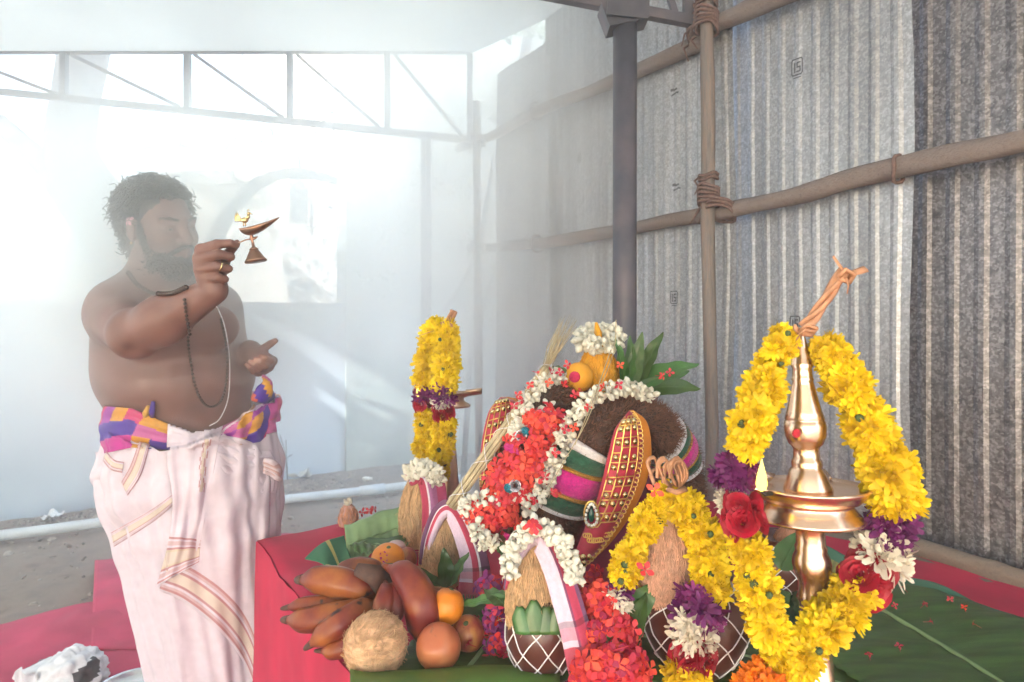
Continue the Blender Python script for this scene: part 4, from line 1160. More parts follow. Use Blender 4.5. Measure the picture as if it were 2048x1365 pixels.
# woven brocade slippers leaning on the root garland
def slipper(label, left, right, dl, thick, studs, loc, pad=1, d1=None):
    """left, right: outline points of the red face from heel to toe; dl: depth along it"""
    root = thing('padded_slipper', label, 'slipper', loc)
    n = 40
    cl = catmull(left, n + 1); cr = catmull(right, n + 1); cd = catmull([(q,) for q in dl], n + 1)[:, 0]
    def face(u, v, puff=1.0):
        i = min(int(round(v * n)), n)
        a = P(cl[i][0], cl[i][1], cd[i] - .004); b = P(cr[i][0], cr[i][1], cd[i] + .012)
        p = a * (1 - u) + b * u
        e = math.sin(PI * u) ** .6 * min(1, math.sin(PI * min(max(v, 0.0), 1)) * 3) ** .5
        return p + Vector((-.12, -1, .15)).normalized() * (.020 * e * puff)
    MB().grid(face, 26, n).build('brocade_top', m_redsilk, root)
    def rim(u, v):                               # padded side running behind the face to the right
        i = min(int(round(v * n)), n)
        b = P(cr[i][0], cr[i][1], cd[i] + .012); a = P(cl[i][0], cl[i][1], cd[i] - .004)
        wv = math.sin(PI * min(max(v * .96 + .03, 0), 1)) ** .45
        back_ = Vector((.55, .83, 0)).normalized() * thick * wv
        w = PI * u
        mid = (a + b) / 2 + back_ * .5
        out = (b - mid) ; 
        return b + back_ * u + (b - a).normalized() * (thick * .34 * math.sin(w) * wv)
    MB().grid(rim, 12, n).build('padded_side', m_orangepad, root)
    def backf(u, v):
        i = min(int(round(v * n)), n)
        b = P(cr[i][0], cr[i][1], cd[i] + .012); a = P(cl[i][0], cl[i][1], cd[i] - .004)
        wv = math.sin(PI * min(max(v * .96 + .03, 0), 1)) ** .45
        bk = b + Vector((.55, .83, 0)).normalized() * thick * wv
        return bk * u + (a + Vector((.3, .9, 0)).normalized() * thick * .6 * wv) * (1 - u)
    g = MB().grid(backf, 6, n)
    g.grid(lambda u, v: face(0, v) * (1 - u) + backf(0, v) * u, 4, n); g.build('sole', m_orangepad, root)
    return root, face
F1 = ((1258, 822), (1230, 858), (1216, 910), (1203, 965), (1188, 1015), (1166, 1065), (1148, 1112), (1142, 1135))
F2 = ((1262, 822), (1282, 850), (1287, 905), (1278, 960), (1258, 1010), (1228, 1062), (1190, 1110), (1150, 1140))
s1, f1 = slipper('larger red brocade slipper with thick orange edge, leaning on the front of the root garland', F1, F2, (1.20, 1.19, 1.185, 1.18, 1.17, 1.155, 1.14, 1.13), .034, 0, P(1150, 1135, 1.13))
def curve_on(fn, pts, r, name, root, m=m_gold, seg=5):
    v = [fn(*q) + Vector((0, -.0015, 0)) for q in catmull(pts, 30)]
    return MB().tube(v, r, seg).build(name, m, root)
def decorate(root, fn, v0, v1, nu, nv, sr):
    for i in range(nu + 1):
        u = .10 + .72 * i / nu
        curve_on(fn, [(u, v0), (u, (v0 + v1) / 2), (u, v1)], .0014, 'gold_braid', root)
    for j in range(nv + 1):
        v = v0 + (v1 - v0) * j / nv
        curve_on(fn, [(.10, v + .01), (.45, v), (.82, v - .005)], .0014, 'gold_braid', root)
        if j < nv:
            for i in range(nu):
                p = fn(.10 + .72 * (i + .5) / nu, v + (v1 - v0) * .5 / nv)
                inst('stud', STUD, root, p + Vector((0, -.001, 0)), look((-.15, -1, .2)), sr)
STUD = MB().lathe([(.0062, -.001), (.0062, .0012), (.0045, .0016), (.004, .0034), (.0012, .0046), (.0002, .0047)], seg=12).mesh('stud', m_stud)
LINK = MB().tube([(.005 * math.cos(w), .0042 * math.sin(w), 0) for w in np.linspace(0, 2 * PI, 11)], .0013, 5, caps=False).mesh('gold_link', m_gold)
decorate(s1, f1, .06, .66, 3, 9, .95)
for k in range(42):
    v = .03 + .95 * k / 42
    u = .91
    p = f1(u, v); inst('gold_link', LINK, s1, p + Vector((0, -.002, 0)), look((-.05, -1, .15), k), .95)
for k in range(13):
    u = .1 + .8 * k / 12; v = .70 + .05 * math.sin(u * 3.1)
    inst('gold_link', LINK, s1, f1(u, v) + Vector((0, -.002, 0)), look((-.15, -1, .2), k), .9)
for k in range(9):
    inst('stud', STUD, s1, f1(.15 + .5 * (k % 3) / 2, .86 + .035 * (k // 3)) + Vector((0, -.001, 0)), look((-.15, -1, .2)), .9)
# pearl brooch
bp = P(1183, 1030, 1.135)
for k in range(16):
    w = 2 * PI * k / 16
    MB().ell(bp + Vector((.0105 * math.cos(w) * (1 - .35 * math.sin(w)), 0, .020 * math.sin(w))), (.0032, .0032, .0032), 7, 5).build('pearl', m_pearl, s1)
MB().ell(bp + Vector((0, .002, -.002)), (.006, .004, .013), 12, 8).build('green_stone', mat('green_stone', (.01, .07, .05), .15, coat=.5), s1)
MB().tube([bp + Vector((.0135 * math.cos(w), .002, .025 * math.sin(w))) for w in np.linspace(0, 2 * PI, 20)], .002, 5).build('brooch_rim', m_gold, s1)
s2, f2_ = slipper('red brocade slipper with gold lattice half hidden behind the straw bundle', ((1000, 795), (978, 822), (966, 868), (960, 915), (958, 950), (960, 985)), ((1012, 795), (1034, 808), (1032, 850), (1020, 900), (1000, 945), (972, 990)), (1.40, 1.385, 1.37, 1.36, 1.35, 1.34), .03, 0, P(965, 985, 1.34))
decorate(s2, f2_, .05, .92, 4, 7, .9)

# straw bundle bound with white thread
sb = thing('straw_bundle', 'long bundle of dry grass bound with white thread, slanting across the offering', 'straw bundle', P(905, 1010, 1.20))
v, _ = pathP([(902, 1014, 1.20), (960, 930, 1.21), (1020, 845, 1.235), (1062, 782, 1.26), (1092, 738, 1.28)], 24)
fr = frames(v); g = MB()
m_strw = mat('dry_grass', (.46, .38, .24), .75, var=.25, scale=60, stretch=(1, 1, .4))
for k in range(22):
    w = 2 * PI * k / 22; rr = .0105 if k % 3 else .006
    g.tube([p + (fr[i][1] * math.cos(w + .02 * i) + fr[i][2] * math.sin(w + .02 * i)) * rr * (1 - .2 * i / 23) for i, p in enumerate(v)], .0021, 5)
g.build('grass_stems', m_strw, sb)
g = MB()
for k in range(46):
    a = v[-2]; sp = rnd.gauss(0, 1); L = rnd.uniform(60, 112)
    q = P(1092 + .42 * L + sp * 11, 738 - L, 1.28 + rnd.gauss(0, .012))
    mid_ = a.lerp(q, .5) + Vector((rnd.gauss(0, .004), rnd.gauss(0, .004), rnd.gauss(0, .003) - .002))
    g.tube([a + Vector((rnd.gauss(0, .004), rnd.gauss(0, .004), 0)), mid_, q + Vector((0, 0, -.004 * abs(sp)))], [.0011, .0009, .0003], 3)
g.build('grass_tips', m_strw, sb)['kind'] = 'stuff'
for sg in (1, -1):
    g = MB(); pts = []
    for i in range(24 * 6):
        x = i / 6; j = min(int(x), 22); p = v[j].lerp(v[j + 1], x - j); w = sg * x * 1.45 + 1.2
        pts.append(p + (fr[j][1] * math.cos(w) + fr[j][2] * math.sin(w)) * .0138)
    g.tube(pts, .0008, 4); g.build('binding_thread', m_thread, sb)

# jasmine strings over the offering
for (pts, n, lab, aro) in (
        ([(1118, 752, 1.30, 17), (1085, 765, 1.27, 18), (1060, 795, 1.25, 19), (1042, 835, 1.23, 19), (1030, 875, 1.21, 18)], 15, 'short white jasmine string running down beside the straw bundle', 5),
        ([(1300, 792, 1.30, 16), (1262, 776, 1.27, 18), (1222, 780, 1.24, 20), (1180, 798, 1.215, 21), (1148, 838, 1.20, 22), (1122, 890, 1.19, 22), (1102, 940, 1.18, 23), (1082, 985, 1.17, 24), (1048, 1015, 1.16, 22)], 30, 'long white jasmine string down the left side of the root garland', 5),
        ([(1040, 985, 1.17, 20), (1000, 1002, 1.155, 20), (960, 1000, 1.15, 20), (932, 1015, 1.15, 20)], 9, 'white jasmine cluster across the red flowers at the low end of the straw bundle', 5),
        ([(950, 1045, 1.13, 16), (962, 1078, 1.12, 20), (985, 1085, 1.12, 16)], 6, 'little jasmine tuft below the red flowers by the middle coconut', 5)):
    r = thing('jasmine_string', lab, 'jasmine', P(*pts[len(pts) // 2][:3]), 'jasmine strings')
    jasmine(r, pts, n, aro, .96, .35)

# heaps of ixora flowers
def heap(label, blobs, n, ms, loc, sc=1.0):
    r = thing('flower_heap', label, 'flowers', loc)
    tot = sum(b[3] * b[4] for b in blobs)
    for b in blobs:
        cx_, cy_, d, rx, ry, dz = b
        for k in range(int(n * rx * ry / tot)):
            w = rnd.random() * 2 * PI; q = math.sqrt(rnd.random())
            h = math.sqrt(max(0, 1 - q * q))
            p = P(cx_ + rx * q * math.cos(w), cy_ + ry * q * math.sin(w), d - dz * h + rnd.uniform(-.004, .008))
            if p.z < TZ + .012: p.z = TZ + .012
            nrm = Vector((q * math.cos(w) * .9 + rnd.gauss(0, .4), -.75 + rnd.gauss(0, .35), -q * math.sin(w) * .8 + .35 + rnd.gauss(0, .4))).normalized()
            inst('ixora_flower', rnd.choice(ms), r, p, look(nrm, rnd.random() * 6), sc * rnd.uniform(.9, 1.3))
    return r
heap('bright red ixora flowers heaped over the front of the root garland', [(1090, 845, 1.235, 42, 36, .05), (1062, 895, 1.22, 52, 46, .05), (1035, 950, 1.20, 62, 44, .05), (1010, 1000, 1.18, 55, 30, .04), (985, 1032, 1.165, 58, 32, .04)], 300, MIX, P(1040, 940, 1.2), 1.25)
heap('deep red ixora flowers heaped between the front pot and the netted pot', [(1205, 1215, 1.01, 45, 52, .05), (1220, 1275, .98, 62, 50, .05), (1225, 1345, .94, 80, 55, .06), (1180, 1160, 1.08, 30, 30, .03)], 280, MIX + MIXD, P(1220, 1330, .95), 1.2)
heap('dark magenta and red petals strewn between the apples and the front pot', [(985, 1180, 1.16, 34, 36, .03), (992, 1235, 1.10, 30, 42, .03), (1000, 1290, 1.07, 30, 30, .02)], 70, [ixora_mesh(9, m_purple), ixora_mesh(10, m_ixod)], P(990, 1230, 1.1), 1.15)
# loose red flowers on the offering and the leaves
loose = thing('flower_sprinkle', 'loose red ixora flowers sprinkled along the long jasmine string', 'flowers', P(1200, 790, 1.2))
for (x, y, d) in ((1205, 775, 1.21), (1238, 770, 1.23), (1148, 790, 1.22), (1120, 745, 1.27), (1100, 742, 1.28), (1060, 770, 1.24), (1045, 800, 1.22), (1135, 730, 1.3), (1175, 815, 1.19), (1130, 860, 1.17), (1148, 855, 1.17), (1110, 905, 1.16), (1105, 985, 1.14), (1070, 1000, 1.13),
                  (1160, 785, 1.25), (1115, 985, 1.14), (1128, 770, 1.28), (1098, 765, 1.25), (1080, 748, 1.27), (1340, 745, 1.35), (1325, 752, 1.34), (1240, 730, 1.37), (1090, 955, 1.14), (1036, 790, 1.22), (1028, 812, 1.21)):
    inst('ixora_flower', rnd.choice(MIX), loose, P(x, y, d), look((rnd.gauss(0, .5), -1, rnd.gauss(.2, .5)), rnd.random() * 6), .95)
ORD = ('leftmost', 'second from left', 'third from left', 'fourth from left', 'fifth from left', 'sixth from left', 'seventh from left', 'eighth from left', 'ninth from left', 'tenth from left', 'eleventh from left', 'twelfth from left')
def drop(label, group, spots, ms, m2=None, sc=1.0):
    for k, (x, y) in enumerate(sorted(spots)):
        o = inst('fallen_flower', rnd.choice(ms), None, T(x, y, .042), look((rnd.gauss(0, .8), rnd.gauss(0, .8), .35), rnd.random() * 6), sc)
        tag(o, label % ORD[k], 'flower', group)
drop('red flower fallen on the big banana leaf, %s of them', 'red flowers fallen on the big banana leaf', [(1805, 1213), (1790, 1253), (1850, 1250), (1900, 1240), (1928, 1258), (1862, 1288), (1946, 1292), (1735, 1270), (1797, 1340), (1738, 1358)], [ixora_mesh(20, m_ixod), ixora_mesh(21, m_ixod)], None, .62)
drop('red flower fallen on the leaf below the apples, %s of them', 'red flowers fallen on the leaf below the apples', [(925, 1300), (920, 1325), (935, 1335), (965, 1315), (975, 1300), (940, 1290), (1000, 1310), (985, 1325), (955, 1280)], [ixora_mesh(22, m_ixod)], None, .85)
drop('red flower lying on the pale torn banana leaf, %s of them', 'red flowers on the pale banana leaf', [(738, 1050), (748, 1046), (725, 1054), (760, 1062)], MIX, None, 1.2)

# big loose ornaments: star flower, foil roses, glitter balls, pink petals
g = MB()
for k in range(5): petal(g, 2 * PI * k / 5 + .3, R(18), .002, .020, .011, -.7, 0, None, .5)
g.ell((0, 0, .002), (.003, .003, .003), 8, 5)
tag(inst('star_flower', g.mesh('star_flower', m_jas), None, P(1095, 815, 1.235), look((-.1, -1, .3), .4)), 'white five petalled flower set on the brown root rope', 'flower')
m_foil = mat('silver_foil', (.75, .74, .78), .25, .9, var=.15, scale=90)
m_teal = mat('teal_glitter', (.01, .20, .28), .3, .5, var=.6, scale=400, bump=.8, bscale=500)
for (x, y, d, s, lab) in ((1078, 832, 1.215, .9, 'silver foil rose under the white star flower'), (1042, 872, 1.19, .8, 'silver foil rose beside the teal bead'), (1030, 972, 1.145, .8, 'silver foil rose among the red ixora near the low jasmine')):
    me = MROSE[0].copy(); me.materials.clear(); me.materials.append(m_foil)
    tag(inst('foil_rose', me, None, P(x, y, d), look((-.1, -1, .3), x), s * .48), lab, 'ornament')
for (x, y, d, lab) in ((1050, 864, 1.195, 'teal glitter bead above the red ixora flowers'), (1018, 976, 1.15, 'dark teal glitter bead low among the red ixora flowers')):
    tag(MB().ell(P(x, y, d), (.010, .010, .010), 14, 10).build('glitter_bead', m_teal), lab, 'ornament')
m_pinkp = mat('pink_petal', (.58, .03, .22), .6, var=.2, scale=60, transl=.25)
for (a, b, lab) in (((1008, 892, 1.185), (1040, 905, 1.17), 'pink petal on the red ixora beside the straw bundle'), ((1062, 842, 1.22), (1085, 850, 1.21), 'pink petal under the silver foil rose'), ((1025, 1090, 1.13), (1012, 1068, 1.12), 'pink petal above the front jasmine arch'), ((765, 1105, 1.30), (772, 1128, 1.28), 'pink petal stuck on the rear orange')):
    tag(leaf('pink_petal', P(*a), P(*b), None, .016, .4, m_pinkp), lab, 'petal')

# ------------------------------------------------------------------ coconuts, cloths and pots round the offering
def towel_cols(k):
    def f(u, t):
        u = 1 - u
        w = (.66, .50, .62); pk = (.46, .045, .10); dk = (.16, .06, .14); lv = (.34, .12, .28)
        if k == 'A': c = pk if u < .30 else (.72, .66, .75) if u < .35 else lv if u < .62 else (.72, .66, .75) if u < .66 else (.40, .05, .16)
        elif k == 'B': c = w if u < .40 else pk if u < .66 else (.75, .70, .78) if u < .70 else dk
        else: c = w if u < .52 else (.20, .05, .12) if u < .56 else pk if u < .84 else (.75, .7, .78) if u < .88 else dk
        if t > .80 and k != 'A':
            s = (t - .80) / .20
            c = tuple(q * .55 for q in c) if s < .22 else tuple((q + p) / 2 for q, p in zip(c, pk)) if s < .5 else c if s < .6 else (.45, .07, .12)
        return c
    return f
ka = thing('coconut', 'rear husked coconut with pink cloth, at the foot of the far lamp', 'coconut', T(842, 1086))
husk(ka, 840, 945, 1088, 1.60, 40, m_husk, m_fib, 380)
tag(ribbon('striped_cloth', [(815, 960, 1.56, 30), (838, 945, 1.53, 46), (858, 955, 1.525, 52), (868, 1000, 1.53, 52), (868, 1050, 1.535, 50), (866, 1092, 1.54, 48)], 46, towel_cols('A')), 'pink and purple striped cloth folded over the rear coconut', 'cloth')
j = thing('jasmine_string', 'white jasmine tuft on top of the rear coconut', 'jasmine', P(848, 940, 1.52), 'jasmine strings')
jasmine(j, [(818, 946, 1.52, 15), (840, 935, 1.51, 18), (868, 944, 1.50, 17), (876, 958, 1.50, 12)], 8, 5, 1.35, .6)
kb = thing('coconut', 'middle husked coconut with white and red cloth, between the rear coconut and the oranges', 'coconut', T(885, 1150))
husk(kb, 885, 1022, 1165, 1.37, 44, m_husk, m_fib, 400)
tag(ribbon('striped_cloth', [(848, 1130, 1.34, 22), (856, 1080, 1.33, 26), (878, 1028, 1.325, 32), (902, 1020, 1.32, 40), (925, 1055, 1.305, 48), (945, 1110, 1.29, 54), (950, 1150, 1.28, 62), (948, 1190, 1.27, 66)], 46, towel_cols('B'), fringe=.012), 'white and red striped cloth over the middle coconut', 'cloth')
def netted(root, base, R0, Ht, k, turns=9, mname='net'):
    """a clay pot with a white thread net"""
    pr = [(.45, 0), (.62, .04), (.86, .22), (1.0, .46), (.95, .66), (.80, .80), (.66, .87), (.62, .92), (.68, .97), (.72, 1.0), (.66, 1.0), (.58, .93), (.05, .9)]
    MB().lathe([(r * R0, z * Ht) for r, z in pr], base, seg=44).build('pot_body', m_clay, root)
    zs = [p[1] for p in pr[:9]]; rs = [p[0] for p in pr[:9]]
    for sg in (1, -1):
        for q in range(turns):
            pts = []
            for j in range(26):
                z = .08 + .78 * j / 25; r = float(np.interp(z, zs, rs)) * R0 + .0018
                w = 2 * PI * q / turns + sg * 1.55 * (j / 25) + .05 * math.sin(3 * j / 25 * PI + q)
                pts.append(Vector(base) + Vector((r * math.cos(w), r * math.sin(w), z * Ht)))
            MB().tube(pts, .0011, 5).build('net_thread', m_thread, root)
    for z, w_ in ((.875, .0024), (.86, .0016), (.885, .0014)):
        r = float(np.interp(z, zs, rs)) * R0 + .002
        MB().tube([Vector(base) + Vector((r * math.cos(w), r * math.sin(w), z * Ht + .0015 * math.sin(3 * w))) for w in np.linspace(0, 2 * PI, 34)], w_, 5).build('neck_thread', m_thread, root)
cb = T(1080, 1410, .016); cb.y += .06; cb.x += .004
pC = thing('netted_pot', 'small brown pot with white thread net, in front, holding a jasmine decked coconut', 'pot', cb, 'pots netted with white thread')
netted(pC, cb, S(71, cb.y), .135, 1)
dC = cb.y
kc = thing('coconut', 'golden husked coconut standing in the front pot under a jasmine arch', 'coconut', P(1070, 1265, dC))
husk(kc, 1068, 1078, 1275, dC, 54, m_husk, m_fib, 620)
tag(ribbon('striped_cloth', [(1018, 1180, dC - .01, 22), (1030, 1120, dC - .02, 30), (1055, 1078, dC - .03, 44), (1085, 1078, dC - .05, 56), (1112, 1130, dC - .062, 58), (1134, 1200, dC - .07, 60), (1152, 1265, dC - .075, 62), (1168, 1335, dC - .08, 66)], 56, towel_cols('C'), fringe=.010), 'white and red striped cloth hanging off the front coconut', 'cloth')
j = thing('jasmine_string', 'white jasmine arch over the front coconut with a red flower at its crown', 'jasmine', P(1085, 1060, dC - .05), 'jasmine strings')
jasmine(j, [(1020, 1150, dC - .04, 17), (1022, 1110, dC - .05, 18), (1042, 1075, dC - .055, 19), (1075, 1055, dC - .06, 20), (1105, 1068, dC - .065, 20), (1130, 1100, dC - .07, 19), (1145, 1135, dC - .075, 17), (1150, 1160, dC - .075, 12)], 18, 5, 1.0, .45)
for dx in (-6, 0, 6): inst('ixora_flower', MIX[0], j, P(1066 + dx, 1052 + abs(dx) * .4, dC - .085), look((dx * .05, -1, .8), dx), 1.15)
# cut leaf cup in the pot mouth
lc = thing('leaf_cup', 'cut green leaf strips tucked in the mouth of the front pot', 'leaf', P(1080, 1260, dC - .05), 'cut leaves in pot mouths')
for k, (x, w, tl) in enumerate(((1052, .034, -.35), (1070, .036, -.05), (1090, .038, .1), (1108, .030, .4))):
    p0 = P(x, 1268, dC - .058); up = S(46 + 12 * (k % 2), dC)
    def fn(u, v, p0=p0, w=w, tl=tl, up=up):
        ww = w * (1 - .75 * max(0, v - .55) / .45)
        return p0 + Vector(((u - .5) * ww + tl * .03 * v, -.004 * math.sin(PI * u) + .012 * v, up * v))
    MB().grid(fn, 5, 8).build('leaf_strip', m_leafg, lc, solid=.0008)
# big netted pot with a garlanded coconut
db = T(1388, 1385, .014); db.y += .05; db.x = P(1390, 0, db.y).x
pD = thing('netted_pot', 'bigger brown pot with white thread net, right of the red flower heap', 'pot', db, 'pots netted with white thread')
netted(pD, db, S(104, db.y), .165, 1, 10)
dD = db.y
kd = thing('coconut', 'reddish husked coconut framed by the yellow garland on the bigger netted pot', 'coconut', P(1335, 1200, dD))
husk(kd, 1338, 1022, 1215, dD, 58, mat('pale_red_husk', (.64, .37, .26), .9, var=.3, scale=30, bump=.7, bscale=160, stretch=(2, 2, .5)), mat('pale_red_fibres', (.70, .42, .30), .85, var=.3, scale=90), 620)
ga3 = thing('flower_garland', 'yellow garland hung round the reddish coconut, with a straw knot at its peak', 'garland', P(1345, 985, dD - .05))
garland(ga3, [(1332, 995, dD - .03, 30), (1302, 1035, dD - .045, 32), (1276, 1080, dD - .055, 33), (1256, 1125, dD - .06, 33), (1246, 1152, dD - .06, 32)], 12, 6, segs((1, YEL)))
garland(ga3, [(1358, 1000, dD - .05, 36), (1388, 1035, dD - .065, 40), (1412, 1090, dD - .07, 43), (1422, 1140, dD - .08, 42), (1418, 1180, dD - .09, 42)], 12, 6, segs((1, YEL)))
garland(ga3, [(1240, 1176, dD - .06, 32)] * 2, 1, 4, lambda t: PURP)
garland(ga3, [(1230, 1190, dD - .065, 32), (1238, 1210, dD - .065, 26)], 2, 4, segs((1, CREAM)))
garland(ga3, [(1400, 1205, dD - .095, 48), (1394, 1226, dD - .098, 48)], 2, 5, segs((1, PURP)), jit=.008)
garland(ga3, [(1388, 1250, dD - .10, 46), (1384, 1272, dD - .10, 46)], 2, 5, segs((1, CREAM)), jit=.008)
garland(ga3, [(1386, 1305, dD - .10, 48), (1384, 1318, dD - .10, 46)], 2, 5, segs((1, ROSE)))
garland(ga3, [(1378, 1345, dD - .105, 50), (1372, 1385, dD - .105, 50)], 3, 6, segs((1, YEL)))
g = MB()
for k in range(11):
    a = 1345 + rnd.uniform(-12, 12)
    x1 = 1325 + rnd.uniform(-18, 45); y1 = 918 + rnd.uniform(-8, 22)
    v, _ = pathP([(1352 + rnd.uniform(-6, 10), 985, dD - .05), (x1 + 12, (y1 + 985) / 2, dD - .06 + rnd.uniform(-.01, .01)), (x1, y1, dD - .06), (x1 - 14, y1 + 8, dD - .07), (x1 - 12 + rnd.uniform(-8, 8), y1 + rnd.uniform(24, 48), dD - .08)], 14)
    g.tube(v, .0036, 5, squash=.35)
g.tube([P(1335, 978, dD - .08), P(1352, 985, dD - .09), P(1372, 978, dD - .08)], .005, 6, squash=.6)
g.build('fibre_knot', m_straw, ga3)
for (x, y, d) in ((1310, 982, dD - .1), (1290, 1140, dD - .11)):
    inst('ixora_flower', MIX[1], ga3, P(x, y, d), look((-.2, -1, .2), 1), 1.3)
eb = T(1580, 1215, .012); eb.y += .06
pE = thing('netted_pot', 'brown netted pot half hidden behind the stem of the front lamp', 'pot', eb, 'pots netted with white thread')
netted(pE, eb, S(62, eb.y), .12, 1)
ke = thing('coconut', 'brown coconut in the pot behind the lamp stem', 'coconut', P(1580, 1130, eb.y))
husk(ke, 1580, 1050, 1130, eb.y, 32, m_huskr, m_fibr, 200)
# mango leaves tucked round the coconuts and pots
for (a, b, w, bd, tw, lab) in (
        ((893, 1175, 1.26), (890, 1100, 1.25), .038, .3, .3, 'broad mango leaf upright before the middle coconut'),
        ((885, 1172, 1.27), (782, 1115, 1.22), .026, .5, .2, 'narrow mango leaf pointing left at the rear orange'),
        ((900, 1172, 1.26), (930, 1105, 1.25), .026, .3, -.4, 'mango leaf leaning right before the middle coconut'),
        ((1015, 1215, 1.04), (965, 1165, 1.10), .032, .4, .2, 'mango leaf left of the front pot mouth'),
        ((1010, 1195, 1.06), (900, 1205, 1.10), .018, .4, .2, 'thin mango leaf reaching across the upright orange'),
        ((1250, 1240, 1.0), (1320, 1165, 1.0), .044, .5, .3, 'mango leaf below the reddish coconut'),
        ((1262, 1290, .96), (1290, 1180, 1.0), .03, .3, -.3, 'mango leaf standing at the left of the bigger netted pot'),
        ((1470, 1250, .98), (1430, 1160, 1.05), .05, .4, .3, 'mango leaf behind the right strand of the small garland'),
        ((1560, 1140, 1.15), (1600, 1060, 1.15), .05, .4, -.3, 'broad leaf rising behind the front lamp stem'),
        ((1500, 1230, 1.05), (1600, 1180, 1.1), .05, .4, .2, 'broad leaf lying before the half hidden pot'),
        ((1000, 1075, 1.28), (1010, 1115, 1.22), .03, .3, .2, 'mango leaf under the low end of the red flowers'),
        ((1130, 1095, 1.25), (1020, 1160, 1.15), .04, .3, .2, 'dark mango leaf in the shade behind the front coconut'),
        ((1100, 740, 1.36), (1140, 742, 1.36), .02, .3, .2, 'mango leaf at the top of the left root rope')):
    tag(leaf('mango_leaf', P(*a), P(*b), None, w, bd, m_leafg, None, tw), lab, 'leaf')

# ------------------------------------------------------------------ fruit
m_bana = mat('red_banana', (.19, .022, .018), .40, var=.35, scale=16, detail=6, col2=(.25, .075, .018), bump=.12, bscale=60, spots=((.03, .018, .02), 26, .612), spec=.35)
m_banat = mat('banana_tip', (.085, .04, .028), .7, var=.3, scale=60)
def banana(label, pts, n=22, tipends=(1, 0)):
    v, r = pathP(pts, n)
    L = n - 1
    rad = []
    r = [q * .92 for q in r]
    for i in range(n):
        t = i / L
        e = min(1, (t / .22) ** .6 if t < .22 else 1) * min(1, ((1 - t) / .20) ** .55 if t > .80 else 1)
        rad.append(max(r[i] * e, r[i] * .36))
    root = thing('red_banana', label, 'banana', v[n // 2], 'red bananas of one bunch')
    MB().tube(v, rad, 15, bulge=lambda i, w: 1 + .075 * math.cos(5 * w + .4 + .05 * i) + .02 * math.sin(i * .8)).build('skin', m_bana, root)
    d = (v[0] - v[1]).normalized()
    MB().tube([v[0] - d * .006, v[0] + d * .001, v[0] + d * .007, v[0] + d * .011], [rad[0] * 1.22, rad[0] * 1.05, rad[0] * .85, rad[0] * .55], 12).build('tip', m_banat, root)
    d = (v[-1] - v[-2]).normalized()
    MB().tube([v[-1] - d * .003, v[-1] + d * .012, v[-1] + d * .022], [rad[-1] * 1.05, rad[-1] * .8, rad[-1] * .7], 10).build('stalk', m_bana, root)
banana('red banana lying topmost and straight at the left of the bunch', [(600, 1160, 1.19, 27), (650, 1160, 1.175, 31), (705, 1172, 1.17, 32), (752, 1192, 1.18, 26)])
banana('slim red banana below the topmost one, its tip farthest left', [(572, 1216, 1.17, 15), (620, 1208, 1.165, 17), (690, 1210, 1.17, 18), (740, 1212, 1.19, 15)])
banana('red banana under the slim one, orange bellied and level', [(572, 1240, 1.14, 22), (620, 1240, 1.125, 27), (680, 1228, 1.13, 27), (745, 1214, 1.18, 19)])
banana('red banana slanting down left behind the coconut', [(618, 1292, 1.09, 20), (660, 1262, 1.09, 28), (705, 1232, 1.105, 29), (752, 1206, 1.17, 20)])
banana('red banana lowest of the bunch, mostly under the slanting one', [(640, 1302, 1.085, 14), (672, 1300, 1.08, 20), (712, 1280, 1.09, 21), (748, 1230, 1.14, 16)])
banana('large red banana curving down upright at the right of the bunch', [(842, 1300, 1.09, 22), (850, 1258, 1.09, 36), (842, 1205, 1.09, 38), (815, 1155, 1.12, 32), (778, 1136, 1.17, 22)])
banana('short red banana upright in the middle of the bunch', [(764, 1248, 1.09, 16), (766, 1218, 1.09, 22), (772, 1190, 1.11, 20), (770, 1172, 1.15, 14)])
banana('short red banana tucked between the upright ones', [(792, 1250, 1.10, 14), (792, 1220, 1.10, 20), (786, 1190, 1.115, 19), (776, 1172, 1.15, 14)])
banana('pale red banana behind the bunch below the folded silk', [(668, 1150, 1.27, 14), (700, 1136, 1.26, 20), (740, 1136, 1.25, 20), (765, 1150, 1.24, 14)])
st = thing('fruit_stalk', 'dark cut stem joining the red bananas', 'stalk', P(765, 1172, 1.2))
MB().tube([P(712, 1140, 1.16), P(745, 1150, 1.17), P(772, 1180, 1.19)], [.012, .02, .022], 9, bulge=lambda i, w: 1 + .12 * math.sin(3 * w)).build('stem_body', m_banat, st)

